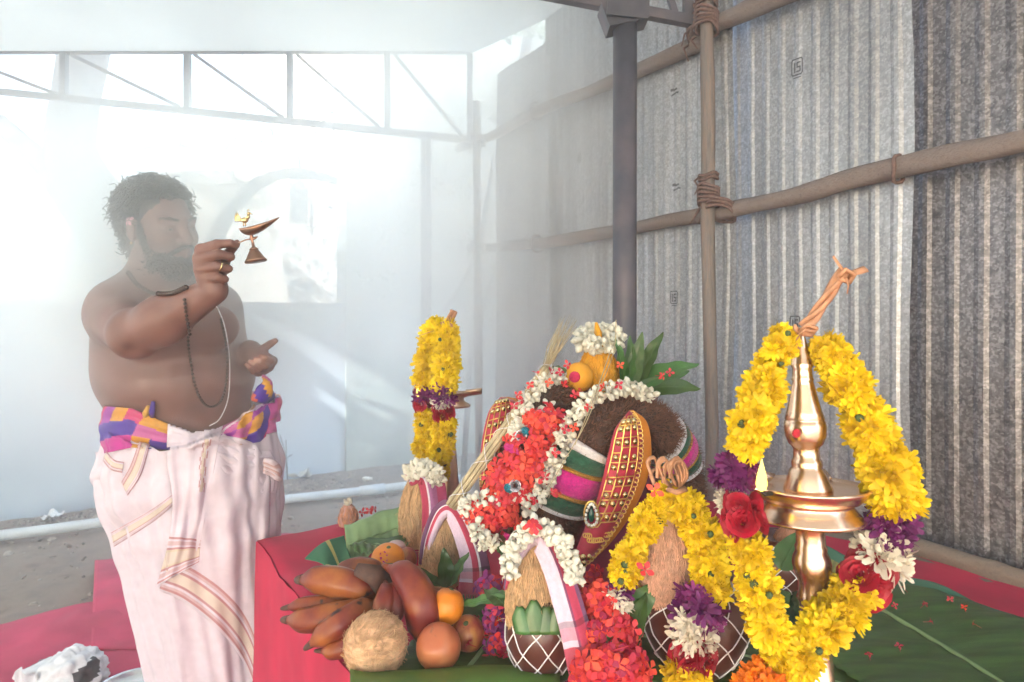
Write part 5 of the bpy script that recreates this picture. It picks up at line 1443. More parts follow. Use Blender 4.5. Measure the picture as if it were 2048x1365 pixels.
m_orange = mat('orange_peel', (.72, .20, .006), .38, var=.08, scale=12, bump=.25, bscale=420, spec=.5, col2=(.74, .24, .010))
m_apple = mat('red_apple', (.30, .035, .035), .35, var=.3, scale=22, stretch=(2, 2, .5), col2=(.38, .16, .04), spots=((.12, .04, .03), 60, .68))
m_pome = mat('pomegranate', (.48, .115, .05), .38, var=.25, scale=14, col2=(.40, .14, .05), spots=((.20, .08, .05), 34, .66), bump=.06, bscale=60)
m_pale = mat('pale_onion', (.55, .36, .36), .4, var=.15, scale=20)
def fruit(name, label, cat, px, py, d, rx, rz, m, stalk=None, lean=(0, 0, 1), seed=0, crown_=False):
    c = P(px, py, d); r = S(rx, d); h = S(rz, d)
    root = thing(name, label, cat, c - Vector((0, 0, h)))
    q = Vector(lean).normalized().to_track_quat('Z', 'Y').to_matrix()
    def wob(dv):
        k = 1 + .018 * mnoise.noise(dv * 2 + Vector((seed, 0, 0)))
        a = abs(dv.z)
        return k * (1 - .10 * max(0, a - .82) / .18)
    MB().ell(c, (r, r, h), 30, 20, q, wob=wob).build('fruit_body', m, root)
    if stalk:
        t = c + q @ Vector((0, 0, h * .9)); MB().lathe([(.0045, -.001), (.005, .001), (.003, .003), (.0006, .0035)], t - (q @ Vector((0, 0, .001))), q @ Vector((0, 0, 1)), 8).build('stalk_end', m_calyx, root)
    if crown_:
        t = c + q @ Vector((0, 0, h * .93))
        g = MB()
        for k in range(6): petal(g, k * PI / 3, R(60), .004, .012, .007, .2)
        g.v = [tuple(t + q @ Vector(v)) for v in g.v]; g.build('crown', m, root, smooth=False)
    return root
fruit('orange', 'orange behind the bananas with a pink petal on it', 'orange', 776, 1117, 1.32, 33, 28, m_orange, 1, (.1, -.25, 1), 1)
fruit('orange', 'upright oval orange above the two reddish fruits', 'orange', 895, 1213, 1.10, 33, 36, m_orange, 1, (.25, .2, 1), 2)
fruit('pomegranate', 'big orange brown pomegranate right of the coconut', 'pomegranate', 877, 1294, 1.04, 45, 46, m_pome, None, (-.2, -.6, .8), 3)
fruit('apple', 'dark red apple beside the front pot', 'apple', 936, 1268, 1.10, 34, 37, m_apple, 1, (-.1, -.5, .9), 4)
fruit('onion', 'pale pink round fruit peeping over the rear orange', 'fruit', 792, 1098, 1.40, 20, 17, m_pale, None, (0, 0, 1), 5)
fruit('apple', 'dark red fruit in the shade right of the rear orange', 'apple', 812, 1120, 1.38, 22, 26, m_apple, None, (0, 0, 1), 6)
# peeled brown coconut in front
co = P(751, 1290, 1.035)
cr_ = thing('coconut', 'peeled round coconut lying in front of the red bananas', 'coconut', co - Vector((0, 0, .05)))
m_shell = mat('peeled_coconut', (.56, .31, .165), .85, var=.3, scale=40, detail=7, bump=.9, bscale=60, stretch=(1, 1, 3), col2=(.64, .38, .22), spots=((.28, .13, .07), 45, .70))
ctop = Vector((.62, -.55, -.12)).normalized()
qm = ctop.to_track_quat('Z', 'Y').to_matrix()
MB().ell(co, (.0525, .0525, .0515), 40, 28, qm, wob=lambda d: 1 + .025 * mnoise.noise(d * 3) - .05 * max(0, math.cos(3 * math.atan2(d.y, d.x))) ** 3 * (.5 + .5 * d.z) + .02 * max(0, d.z - .6)).build('shell', m_shell, cr_)
g = MB()
for k in range(1500):
    d = Vector((rnd.gauss(0, 1), rnd.gauss(0, 1), rnd.gauss(0, 1))).normalized(); p = co + d * .0515
    t = d.cross(qm @ Vector((0, 0, 1)) + Vector((rnd.gauss(0, .4), rnd.gauss(0, .4), rnd.gauss(0, .4)))).normalized()
    L = rnd.uniform(.005, .013)
    g.tube([p, p + t * L * .5 + d * .0022, p + t * L + d * rnd.uniform(.0005, .007 if k % 5 == 0 else .0025)], .00045, 3, caps=False)
g.build('fibres', m_fib, cr_)['kind'] = 'stuff'
# small husk at the back edge of the table
sh = thing('coconut', 'small far husk with a pale torn top on the back edge of the red cloth', 'coconut', P(697, 1048, 1.74))
husk(sh, 697, 1008, 1052, 1.74, 18, mat('pink_husk', (.52, .30, .26), .9, var=.2, scale=30, bump=.5, bscale=90), m_fibr, 120)
g = MB()
for k in range(14): petal(g, k * .9, R(rnd.uniform(10, 80)), .002, .022, .014, .3)
t = P(697, 1012, 1.73); g.v = [tuple(t + Vector(v)) for v in g.v]; g.build('torn_top', m_white, sh, smooth=False)
# thin grass blades with long arcs over the root garland
for (pts, lab) in (([(1232, 640, 1.30), (1228, 700, 1.28), (1205, 765, 1.22), (1170, 850, 1.18), (1130, 920, 1.16), (1098, 975, 1.15)], 'long thin dry grass blade arching over the root garland'), ([(1222, 700, 1.29), (1190, 790, 1.2), (1150, 890, 1.17)], 'short thin dry grass blade beside the long arching one')):
    v, _ = pathP(pts, 26); tag(MB().tube(v, .0011, 4).build('grass_blade', m_strw), lab, 'grass blade')

# ------------------------------------------------------------------ sack and steel plate on the floor
sk = thing('plastic_sack', 'crumpled white plastic sack with black patches, on the red floor mat', 'sack', G(130, 1400))
sc_ = G(128, 1400); sc_.z = .085
def sackcol(u, v):
    n = mnoise.noise(Vector((u * 7, v * 5, 3)))
    if (u < .52 and u > .40 and v > .3) or (u > .86 and n > -.1 and v > .25): return (.035, .035, .04)  # black patches on the closed white sack
    if .60 < u < .68 and v > .62: return (.50, .42, .03)
    return (.64, .64, .65)
def sack_pt(u, v):
    w = 2 * PI * u; th = PI * v
    d = Vector((math.sin(th) * math.cos(w), math.sin(th) * math.sin(w), math.cos(th)))
    k = 1 + .26 * (abs(mnoise.noise(d * 2.2 + Vector((4, 1, 2)))) - .25) + .13 * (abs(mnoise.noise(d * 5 + Vector((1, 7, 2)))) - .2) + .05 * mnoise.noise(d * 11)
    if d.z > .3: k *= 1 - .20 * math.exp(-((d.x + .45) / .22) ** 2)
    p = sc_ + Vector((d.x * .135 * k, d.y * .10 * k, d.z * (.085 + .025 * d.x) * k))
    p.z = max(p.z, .058)
    return p
MB().grid(sack_pt, 72, 40, sackcol).build('sack_body', mat('woven_plastic', vcol=True, rough=.45, var=.12, scale=40, bump=.5, bscale=45), sk)
MB().grid(lambda u, v: sc_ + Vector((-.10 + .07 * u, -.085 + .01 * math.sin(u * 9), -.01 + .07 * v + .012 * math.sin(u * 6))) , 14, 10, lambda u, v: (.64, .64, .65)).build('sack_mouth', mat('woven_plastic_back', vcol=True, rough=.5, var=.12, scale=40), sk, solid=.002)
pl = P(262, 1372, 2.05); pt_ = thing('steel_plate', 'round steel plate on the floor mat at the hem of the dhoti', 'plate', (pl.x, pl.y, .07))
MB().lathe([(.06, .0), (.10, .004), (.112, .022), (.118, .028), (.114, .029), (.107, .022), (.098, .008), (.02, .006)], (pl.x, pl.y, pl.z - .03), seg=48).build('dish', mat('stainless_steel', (.62, .62, .62), .22, 1, var=.05), pt_)
# ------------------------------------------------------------------ the person
def sd_cone(p, a, b, r1, r2):
    a = np.array(a, np.float32); b = np.array(b, np.float32)
    ba = b - a; l2 = float(ba @ ba); rr = r1 - r2; a2 = l2 - rr * rr; il2 = 1 / l2
    pa = p - a; y = pa @ ba; z = y - l2
    x2 = ((pa * l2 - y[..., None] * ba) ** 2).sum(-1)
    y2 = y * y * l2; z2 = z * z * l2
    k = np.sign(rr) * rr * rr * x2
    o = (np.sqrt(np.maximum(x2 * a2 * il2, 0)) + y * rr) * il2 - r1
    m1 = np.sign(z) * a2 * z2 > k; m2 = np.sign(y) * a2 * y2 < k
    o = np.where(m2, np.sqrt(x2 + y2) * il2 - r1, o)
    return np.where(m1, np.sqrt(x2 + z2) * il2 - r2, o)
def sd_ell(p, c, M, r):
    q = (p - np.array(c, np.float32)) @ np.array(M, np.float32).T     # rows of M are the axes
    r = np.array(r, np.float32)
    k0 = np.sqrt(((q / r) ** 2).sum(-1)); k1 = np.sqrt(((q / (r * r)) ** 2).sum(-1))
    return k0 * (k0 - 1) / np.maximum(k1, 1e-6)
class Body:
    def __init__(s): s.pr = []
    def cone(s, a, b, r1, r2, k=.03, op='+'):
        a = np.array(a); b = np.array(b); R_ = max(r1, r2)
        s.pr.append((np.minimum(a, b) - R_, np.maximum(a, b) + R_, lambda p: sd_cone(p, a, b, r1, r2), k, op)); return s
    def chain(s, pts, rads, k=.006):
        for i in range(len(pts) - 1): s.cone(pts[i], pts[i + 1], rads[i], rads[i + 1], k if i == 0 else .0028)
        return s
    def ell(s, c, M, r, k=.03, op='+'):
        c = np.array(c); R_ = max(r)
        s.pr.append((c - R_, c + R_, lambda p: sd_ell(p, c, M, r), k, op)); return s
    def mesh(s, h):
        lo = np.min([q[0] for q in s.pr if q[4] == '+'], axis=0) - 3 * h; hi = np.max([q[1] for q in s.pr if q[4] == '+'], axis=0) + 3 * h
        n = np.ceil((hi - lo) / h).astype(int) + 1
        D = np.full(n, 1.0, np.float32)
        ax = [(lo[i] + h * np.arange(n[i])).astype(np.float32) for i in range(3)]
        for (a, b, f, k, op) in s.pr:
            i0 = np.maximum(np.floor((a - k - 2 * h - lo) / h).astype(int), 0); i1 = np.minimum(np.ceil((b + k + 2 * h - lo) / h).astype(int) + 1, n)
            sl = tuple(slice(i0[i], i1[i]) for i in range(3))
            g = np.stack(np.meshgrid(ax[0][sl[0]], ax[1][sl[1]], ax[2][sl[2]], indexing='ij'), -1)
            d = f(g).astype(np.float32); e = D[sl]
            if op == '+':
                q = np.maximum(k - np.abs(d - e), 0) / k; D[sl] = np.minimum(d, e) - q * q * k * .25
            else:
                q = np.maximum(k - np.abs(-d - e), 0) / k; D[sl] = np.maximum(-d, e) + q * q * k * .25
        return surf(D, lo, h)
def surf(D, lo, h):
    """surface nets: one vertex per cell that the surface crosses"""
    s = D < 0
    c = sum(s[i:s.shape[0] - 1 + i, j:s.shape[1] - 1 + j, k:s.shape[2] - 1 + k].astype(np.int8) for i in (0, 1) for j in (0, 1) for k in (0, 1))
    act = (c > 0) & (c < 8)
    I = np.argwhere(act); idx = np.full(act.shape, -1, np.int64); idx[act] = np.arange(len(I))
    acc = np.zeros((len(I), 3)); cnt = np.zeros(len(I))
    cs = [(i, j, k) for i in (0, 1) for j in (0, 1) for k in (0, 1)]
    for a in cs:
        for b in cs:
            if sum(abs(a[t] - b[t]) for t in range(3)) == 1 and a < b:
                va = D[I[:, 0] + a[0], I[:, 1] + a[1], I[:, 2] + a[2]]; vb = D[I[:, 0] + b[0], I[:, 1] + b[1], I[:, 2] + b[2]]
                m = (va < 0) != (vb < 0); t = va[m] / (va[m] - vb[m])
                acc[m] += np.array(a) + np.outer(t, np.array(b) - np.array(a)); cnt[m] += 1
    V = lo + (I + acc / cnt[:, None]) * h
    Fs = []
    for ax in range(3):
        e = np.zeros(3, int); e[ax] = 1
        o1 = np.zeros(3, int); o1[(ax + 1) % 3] = 1; o2 = np.zeros(3, int); o2[(ax + 2) % 3] = 1
        A = s[:s.shape[0] - e[0], :s.shape[1] - e[1], :s.shape[2] - e[2]]; B = s[e[0]:, e[1]:, e[2]:]
        g = np.argwhere(A != B)
        g = g[(g[:, (ax + 1) % 3] > 0) & (g[:, (ax + 2) % 3] > 0)]
        w = A[g[:, 0], g[:, 1], g[:, 2]]
        q = [idx[tuple((g - d).T)] for d in (o1 * 0, o1, o1 + o2, o2)]
        Q = np.stack(q, 1)
        Q[~w] = Q[~w][:, ::-1]
        Fs.append(Q)
    return V, np.vstack(Fs)

D0 = 1.82
me_px = lambda n: n * D0 / F
YB_ = R(52)
bs = Vector((math.cos(YB_), math.sin(YB_), 0)); bf = Vector((math.sin(YB_), -math.cos(YB_), 0)); bu = Vector((0, 0, 1))
BM = np.array([bs, bf, bu])
def BP(px, py, d): return np.array(P(px, py, d))
pers = thing('person', 'bare-chested bearded person in a white dhoti and checked sash holding up a small brass lamp', 'person', (P(360, 0, D0).x, D0 + .02, 0))
B = Body()
B.ell(BP(337, 668, 1.86), BM, (.200, .150, .20), .05)
B.ell(BP(362, 758, 1.86), BM, (.215, .195, .140), .045)
B.ell(BP(368, 850, 1.88), BM, (.205, .175, .13), .06)
B.ell(BP(415, 655, 1.75), BM, (.09, .06, .07), .05)             # left side of the chest
B.ell(BP(310, 668, 1.69), BM, (.10, .06, .07), .05)
B.ell(BP(250, 735, 1.80), BM, (.07, .08, .10), .07)             # roll at the flank
B.cone(BP(318, 560, 1.84), BP(232, 608, 1.73), .062, .068, .05)   # shoulders
B.cone(BP(318, 560, 1.86), BP(430, 612, 1.97), .062, .066, .05)
B.cone(BP(314, 600, 1.84), BP(312, 520, 1.81), .078, .066, .04)   # neck
# right arm
B.cone(BP(230, 635, 1.70), BP(270, 668, 1.51), .074, .058, .04)
B.cone(BP(272, 668, 1.50), BP(325, 642, 1.475), .056, .055, .03)
B.cone(BP(325, 642, 1.475), BP(428, 582, 1.42), .055, .031, .03)
W_ = BP(428, 580, 1.42)
for (x, y, d, r) in ((402, 500, 1.402, .0135), (398, 519, 1.397, .014), (401, 539, 1.397, .0135), (409, 557, 1.402, .012)):
    B.cone(W_ + np.array([0, 0, .005]), BP(x, y, d), .022, r, .012)
B.ell(BP(420, 545, 1.415), np.eye(3), (.028, .020, .040), .015)
B.cone(BP(432, 560, 1.43), BP(446, 528, 1.435), .018, .014, .015)
B.chain([BP(402, 500, 1.402), BP(434, 489, 1.388), BP(460, 487, 1.394), BP(473, 491, 1.404)], [.0128, .0112, .0095, .0078])
B.chain([BP(398, 519, 1.397), BP(438, 509, 1.380), BP(461, 514, 1.396), BP(450, 524, 1.425)], [.0130, .0112, .0098, .008])
B.chain([BP(401, 539, 1.397), BP(437, 533, 1.382), BP(457, 538, 1.398), BP(446, 546, 1.425)], [.0125, .0108, .0092, .008])
B.chain([BP(409, 557, 1.402), BP(435, 555, 1.388), BP(450, 559, 1.400), BP(440, 565, 1.422)], [.0112, .0095, .0082, .0075])
B.chain([BP(446, 528, 1.435), BP(456, 508, 1.432), BP(466, 495, 1.424), BP(474, 486, 1.418)], [.0135, .0115, .0102, .0078])
# left arm, its forearm coming out beside the belly
B.cone(BP(436, 618, 1.97), BP(470, 735, 2.04), .068, .054, .04)
B.cone(BP(468, 735, 2.04), BP(500, 704, 1.86), .052, .034, .03)
LW = BP(500, 704, 1.86)
for (x, y, d, r) in ((545, 722, 1.80, .014), (538, 734, 1.785, .014), (527, 741, 1.775, .013), (516, 745, 1.77, .012)):
    B.cone(LW, BP(x, y, d), .026, r, .014)
B.chain([BP(545, 722, 1.80), BP(541, 722, 1.765), BP(530, 716, 1.735), BP(523, 713, 1.73)], [.0128, .0108, .0092, .0076])
B.chain([BP(538, 734, 1.785), BP(531, 732, 1.748), BP(519, 722, 1.722), BP(511, 719, 1.72)], [.0128, .0108, .0092, .0076])
B.chain([BP(527, 741, 1.775), BP(518, 738, 1.738), BP(507, 728, 1.718), BP(501, 724, 1.718)], [.0122, .0105, .009, .0076])
B.chain([BP(516, 745, 1.77), BP(507, 743, 1.742), BP(499, 735, 1.725), BP(494, 730, 1.726)], [.011, .0095, .0082, .007])
B.chain([BP(515, 708, 1.845), BP(528, 697, 1.825), BP(541, 688, 1.81), BP(551, 682, 1.80)], [.017, .0125, .0108, .0082], .012)
# head
HC = P(322, 453, 1.80)
HR = (Matrix.Rotation(R(66), 3, 'Z') @ Matrix.Rotation(R(8), 3, 'X') @ Matrix.Rotation(R(-9), 3, 'Y'))
hs_ = HR @ Vector((1, 0, 0)); hf_ = HR @ Vector((0, -1, 0)); hu_ = HR @ Vector((0, 0, 1))
HM = np.array([hs_, hf_, hu_])
def HP(s, f, u): return HC + hs_ * s + hf_ * f + hu_ * u
def HN(s, f, u): return np.array(HP(s, f, u))
B.ell(HN(0, -.015, .030), HM, (.078, .098, .094), .02)
B.ell(HN(0, .026, -.03), HM, (.067, .072, .088), .03)
B.cone(HN(0, .056, -.098), HN(0, .0, -.07), .038, .056, .03)
for s in (-1, 1):
    B.ell(HN(.036 * s, .062, -.030), HM, (.030, .028, .030), .025)
    B.cone(HN(.046 * s, .076, .022), HN(.008 * s, .090, .018), .010, .010, .016)
    B.ell(HN(.033 * s, .103, .000), HM, (.019, .014, .011), .014, '-')
    B.ell(HN(.033 * s, .077, .0), HM, (.0175, .0155, .0130), .006)
B.cone(HN(0, .093, .010), HN(0, .117, -.030), .0095, .0135, .014)
for s in (-1, 1):
    B.ell(HN(.0145 * s, .104, -.034), HM, (.0095, .012, .0085), .008)
    B.cone(HN(.021 * s, .090, -.064), HN(.004 * s, .100, -.0605), .006, .0075, .008)
    B.cone(HN(.018 * s, .090, -.072), HN(0, .098, -.0735), .006, .0085, .008)
    B.ell(HN(.0055 * s, .113, -.0405), HM, (.003, .005, .003), .003, '-')
    B.ell(HN(.080 * s, -.012, -.008), HM, (.011, .021, .035), .010)
    B.ell(HN(.091 * s, -.006, -.004), HM, (.006, .011, .020), .006, '-')
B.ell(HN(0, .084, -.105), HM, (.026, .022, .020), .02)
V, Q = B.mesh(.0038)
me = bpy.data.meshes.new('body')
me.from_pydata([tuple(v) for v in V], [], [tuple(int(i) for i in q) for q in Q])
me.polygons.foreach_set('use_smooth', [True] * len(me.polygons))
col = np.tile(np.array([.195, .092, .072], np.float32), (len(V), 1))
def blend(c, center, rad, M=None):
    d = V - np.array(center)
    if M is not None: d = d @ M.T
    w = np.clip(1.3 - np.sqrt(((d / np.array(rad)) ** 2).sum(1)), 0, 1)[:, None]
    col[:] = col * (1 - w) + np.array(c, np.float32) * w
blend((.24, .075, .07), HN(0, .10, -.067), (.024, .014, .013), HM)
blend((.40, .20, .15), BP(520, 718, 1.73), (.04, .05, .022))
blend((.38, .18, .14), BP(550, 682, 1.80), (.010, .02, .010))
blend((.38, .18, .14), BP(472, 490, 1.41), (.008, .012, .010))
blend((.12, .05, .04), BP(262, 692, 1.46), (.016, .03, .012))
for s in (-1, 1): blend((.15, .065, .05), HN(.033 * s, .085, -.004), (.022, .02, .014), HM)
ca = me.color_attributes.new('Col', 'FLOAT_COLOR', 'POINT')
ca.data.foreach_set('color', np.hstack([col, np.ones((len(V), 1), np.float32)]).astype(np.float32).ravel())
m_skin = mat('skin', vcol=True, rough=.42, var=.16, scale=13, detail=8, bump=.22, bscale=230, subsurf=.12, spec=.5)
me.materials.append(m_skin)
body = link(bpy.data.objects.new('body', me), pers)
from mathutils.bvhtree import BVHTree
bvh = BVHTree.FromPolygons([tuple(v) for v in V], [tuple(int(i) for i in q) for q in Q])
def on(px, py, off=.002, tree=None):
    """the point of the person that the photograph shows at a pixel, off metres proud of it"""
    o = Vector((0, 0, H)); r = (P(px, py, 1.0) - o).normalized()
    hit = (tree or bvh).ray_cast(o, r)
    if hit[0] is None:
        hit = (tree or bvh).find_nearest(P(px, py, D0))
    return hit[0] + hit[1] * off

m_hair = mat('black_hair', (.012, .011, .012), .5, var=.3, scale=60, spec=.5)
def curls(g, n, where, rad, length, thick):
    for k in range(n):
        p, d = where()
        d = d.normalized(); a = d.orthogonal().normalized(); b = d.cross(a)
        ph = rnd.random() * 6.3; tw = rnd.choice((-1, 1)) * rnd.uniform(6, 10); rr = rad * rnd.uniform(.6, 1.3); L = length * rnd.uniform(.6, 1.3)
        lean = d.orthogonal() * rnd.gauss(0, .5) + Vector((0, 0, -.35))
        pts = []
        for j in range(13):
            t = j / 12; w = ph + tw * t
            pts.append(p + d * (L * t) + lean * L * t * t * .7 + (a * math.cos(w) + b * math.sin(w)) * rr * min(1, t * 2.5))
        g.tube(pts, [thick * (1 - .3 * t / 12) for t in range(13)], 4, caps=False)
g = MB()
rotH = Matrix((hs_, hf_, hu_)).transposed()
g.ell(HP(0, -.026, .042), (.086, .099, .093), 30, 20, rotH, wob=lambda d: 1 + .06 * mnoise.noise(d * 5))
g.ell(HP(0, -.064, -.035), (.066, .045, .070), 20, 14, rotH, wob=lambda d: 1 + .06 * mnoise.noise(d * 5))
def hw():
    while True:
        d = Vector((rnd.gauss(0, 1), rnd.gauss(0, 1), rnd.gauss(0, 1))).normalized()
        if d.y > .5 and d.z < .45: continue
        if d.z < -.1 and d.y > -.25: continue
        if d.z < -.75: continue
        return HP(d.x * .086, -.026 + d.y * .098, .042 + d.z * .092), hs_ * d.x + hf_ * d.y + hu_ * (d.z + .2)
curls(g, 1000, hw, .0092, .022, .0022)
def hw2():
    d = Vector((rnd.gauss(0, 1), -abs(rnd.gauss(0, 1)), rnd.gauss(0, 1))).normalized()
    return HP(d.x * .064, -.064 + d.y * .043, -.035 + d.z * .07), hs_ * d.x + hf_ * d.y + hu_ * d.z
curls(g, 300, hw2, .0075, .020, .0022)
curls(g, 130, hw, .009, .034, .0014)
g.build('hair', m_hair, pers)
g = MB()
g.ell(HP(0, .038, -.098), (.066, .066, .043), 26, 16, rotH, wob=lambda d: 1 + .05 * mnoise.noise(d * 6))
for s in (-1, 1):
    g.tube([HP(.040 * s, .082, -.076), HP(.028 * s, .100, -.062), HP(.014 * s, .1085, -.0525), HP(.002 * s, .111, -.0505)], [.006, .0065, .0062, .005], 8)
def bw():
    while True:
        d = Vector((rnd.gauss(0, 1), rnd.gauss(0, 1), rnd.gauss(0, 1))).normalized()
        if d.y < -.3: continue
        if d.z > .45 and abs(d.x) < .5: continue
        return HP(d.x * .066, .038 + d.y * .066, -.098 + d.z * .043), hs_ * d.x + hf_ * d.y * .7 + hu_ * (d.z - .8)
curls(g, 800, bw, .0045, .018, .0017)
def bw2():
    s = rnd.choice((-1, 1)); t = rnd.random()
    return HP((.0745 - .006 * t) * s, .010 + .025 * t + rnd.uniform(-.013, .012), .015 - .085 * t), hs_ * s + hu_ * -1
curls(g, 330, bw2, .003, .009, .0016)
g.build('beard', m_hair, pers)
m_eyew = mat('eye_white', (.22, .18, .16), .35, var=.02); m_iris = mat('dark_iris', (.012, .007, .005), .1, coat=.6)
for s in (-1, 1):
    e = MB().ell(HP(.033 * s, .0805, -.0015), (.0125, .0130, .0050), 16, 10, rotH).build('eye', m_eyew, pers)
    MB().ell(HP(.036 * s, .0842, -.0012), (.0070, .0100, .0052), 12, 8, rotH).build('iris', m_iris, e)
    MB().tube([HP(s * .033 + x, .0905 - .5 * x * x / .012 - .001, .0042 - 14 * x * x) for x in (-.013, -.007, 0, .007, .013)], .0016, 5).build('eyelid', m_hair, pers)
    g = MB()
    for k in range(70):
        t = rnd.random(); x = .012 + .042 * t; p = HP(x * s, .0985 - 9 * max(0, x - .012) ** 2 * 1.4 + .0005, .0225 + .006 * math.sin(t * 2.4) + rnd.uniform(-.0035, .0035))
        q = p + hs_ * s * .008 + hu_ * rnd.uniform(-.001, .004) - hf_ * .002
        g.tube([p, q], [.0011, .0005], 4)
    g.build('eyebrow', m_hair, pers)
MB().ell(HP(-.088, -.006, -.046), (.0045, .0045, .0045), 10, 6).build('earring', m_stud, pers)
fl_ = MB()
for k in range(5): petal(fl_, 2 * PI * k / 5, R(15), .002, .016, .011, -.5, 0, None, .6)
m_pf = mat('pink_flower', (.72, .36, .42), .6, var=.1, transl=.3)
inst('ear_flower', fl_.mesh('ear_flower', m_pf), pers, HP(-.102, .008, .020), look((-.5, -1, .2), .3), 1.0)
# necklaces and sacred thread
m_bead = mat('dark_beads', (.05, .028, .022), .5, var=.3, scale=200)
BEAD = MB().ell((0, 0, 0), (.0052, .0052, .0048), 8, 6).mesh('bead', m_bead)
def necklace(pts, n, sc, label):
    c = catmull(pts, n)
    r = bpy.data.objects.new('bead_necklace', MB().tube([on(x, y, .004) for x, y in c], .0012, 4).mesh('bead_necklace', m_bead)); link(r, pers); r['label'] = label
    for x, y in c: inst('bead', BEAD, r, on(x, y, .005), Quaternion(), sc)
necklace([(258, 548), (275, 572), (310, 590), (345, 590), (375, 578)], 26, 1.25, 'short dark bead necklace at the neck')
necklace([(372, 600), (376, 660), (380, 720), (392, 780), (415, 812), (440, 800), (452, 750), (450, 690), (440, 640)], 66, .8, 'long dark bead necklace down to the belly')
MB().tube([on(x, y, .003) for x, y in catmull([(432, 612), (447, 650), (456, 700), (458, 750), (454, 800), (438, 838), (418, 852)], 34)], .0018, 5).build('sacred_thread', m_thread, pers)
RING = MB().tube([(.0115 * math.cos(w), .0115 * math.sin(w), 0) for w in np.linspace(0, 2 * PI, 18)], .0018, 6, caps=False).mesh('finger_ring', m_stud)
inst('finger_ring', RING, pers, P(440, 532.5, 1.3835), look(P(457, 538, 1.398) - P(437, 533, 1.382)), .95)

# the dhoti: rows of the outline in the photograph (y, left x, right x)
rows = [(800, 226, 528), (850, 212, 530), (900, 205, 538), (945, 195, 544), (975, 197, 546), (1010, 208, 542), (1060, 222, 546), (1150, 247, 536), (1250, 272, 530), (1365, 288, 526), (1500, 296, 522)]
ry = [r[0] for r in rows]
DC = 1.86
def dh(y, th):
    """a point of the cloth at height y and angle th (front = -90 degrees)"""
    l = np.interp(y, ry, [r[1] for r in rows]); r = np.interp(y, ry, [r[2] for r in rows])
    a = (r - l) / 2; cx_ = (l + r) / 2
    k = (y - 850) / 650
    c_, s_ = math.cos(th), math.sin(th)
    # folds: fans from the knot at the waist, slanting round the legs
    ph = (th + PI / 2)
    f = .055 * math.sin(9 * ph + 5 * k * math.copysign(1, ph) + 1.4 * mnoise.noise(Vector((ph * 1.3, k * 2, 3)))) * (.25 + .75 * min(1, max(0, k * 2)))
    f += .010 * mnoise.noise(Vector((ph * 9 + k * 5, k * 9 - ph * 3, 5))) + .030 * math.sin(23 * ph - 7 * k + 2 * mnoise.noise(Vector((ph * 2, k * 3, 8)))) + .05 * mnoise.noise(Vector((c_ * 2, s_ * 2, k * 4)))
    f += .026 * math.sin(46 * k + 4 * ph + 2 * mnoise.noise(Vector((ph * 2, k * 4, 1)))) * max(0, 1 - abs(k - .22) * 3.2)
    if s_ < 0: f *= .55 + .45 * min(1, 1.2 * abs(s_))
    rr = 1 + f * (1 if abs(c_) < .93 else .45)
    ax_ = S(a, D0)
    bx = ax_ * (.80 - .12 * max(0, min(1, k)))
    z = H - (y - HY) / F * D0
    return Vector(((cx_ - CX) / F * D0 + ax_ * rr * c_, DC + bx * rr * s_, max(z, .012)))
m_dh = mat('dhoti_cotton', vcol=True, rough=.85, var=.05, scale=40, bump=.35, bscale=900, transl=.12)
WH = (.78, .675, .745)
NY = 110; NT = 220
g = MB()
def dtop(th):
    x = 375 + 165 * math.cos(th)
    return float(np.interp(x, [190, 215, 270, 335, 385, 430, 480, 515, 550], [835, 835, 838, 862, 880, 874, 852, 820, 800])) if math.sin(th) < 0 else 835 - 35 * math.cos(th)
g.grid(lambda u, v: dh(dtop(2 * PI * (u - .75)) * (1 - v) + 1500 * v, -PI / 2 + 2 * PI * (u - .5)), NT, NY, lambda u, v: WH)
dho = g.build('dhoti', m_dh, pers)
dv, df = list(g.v), list(g.f)
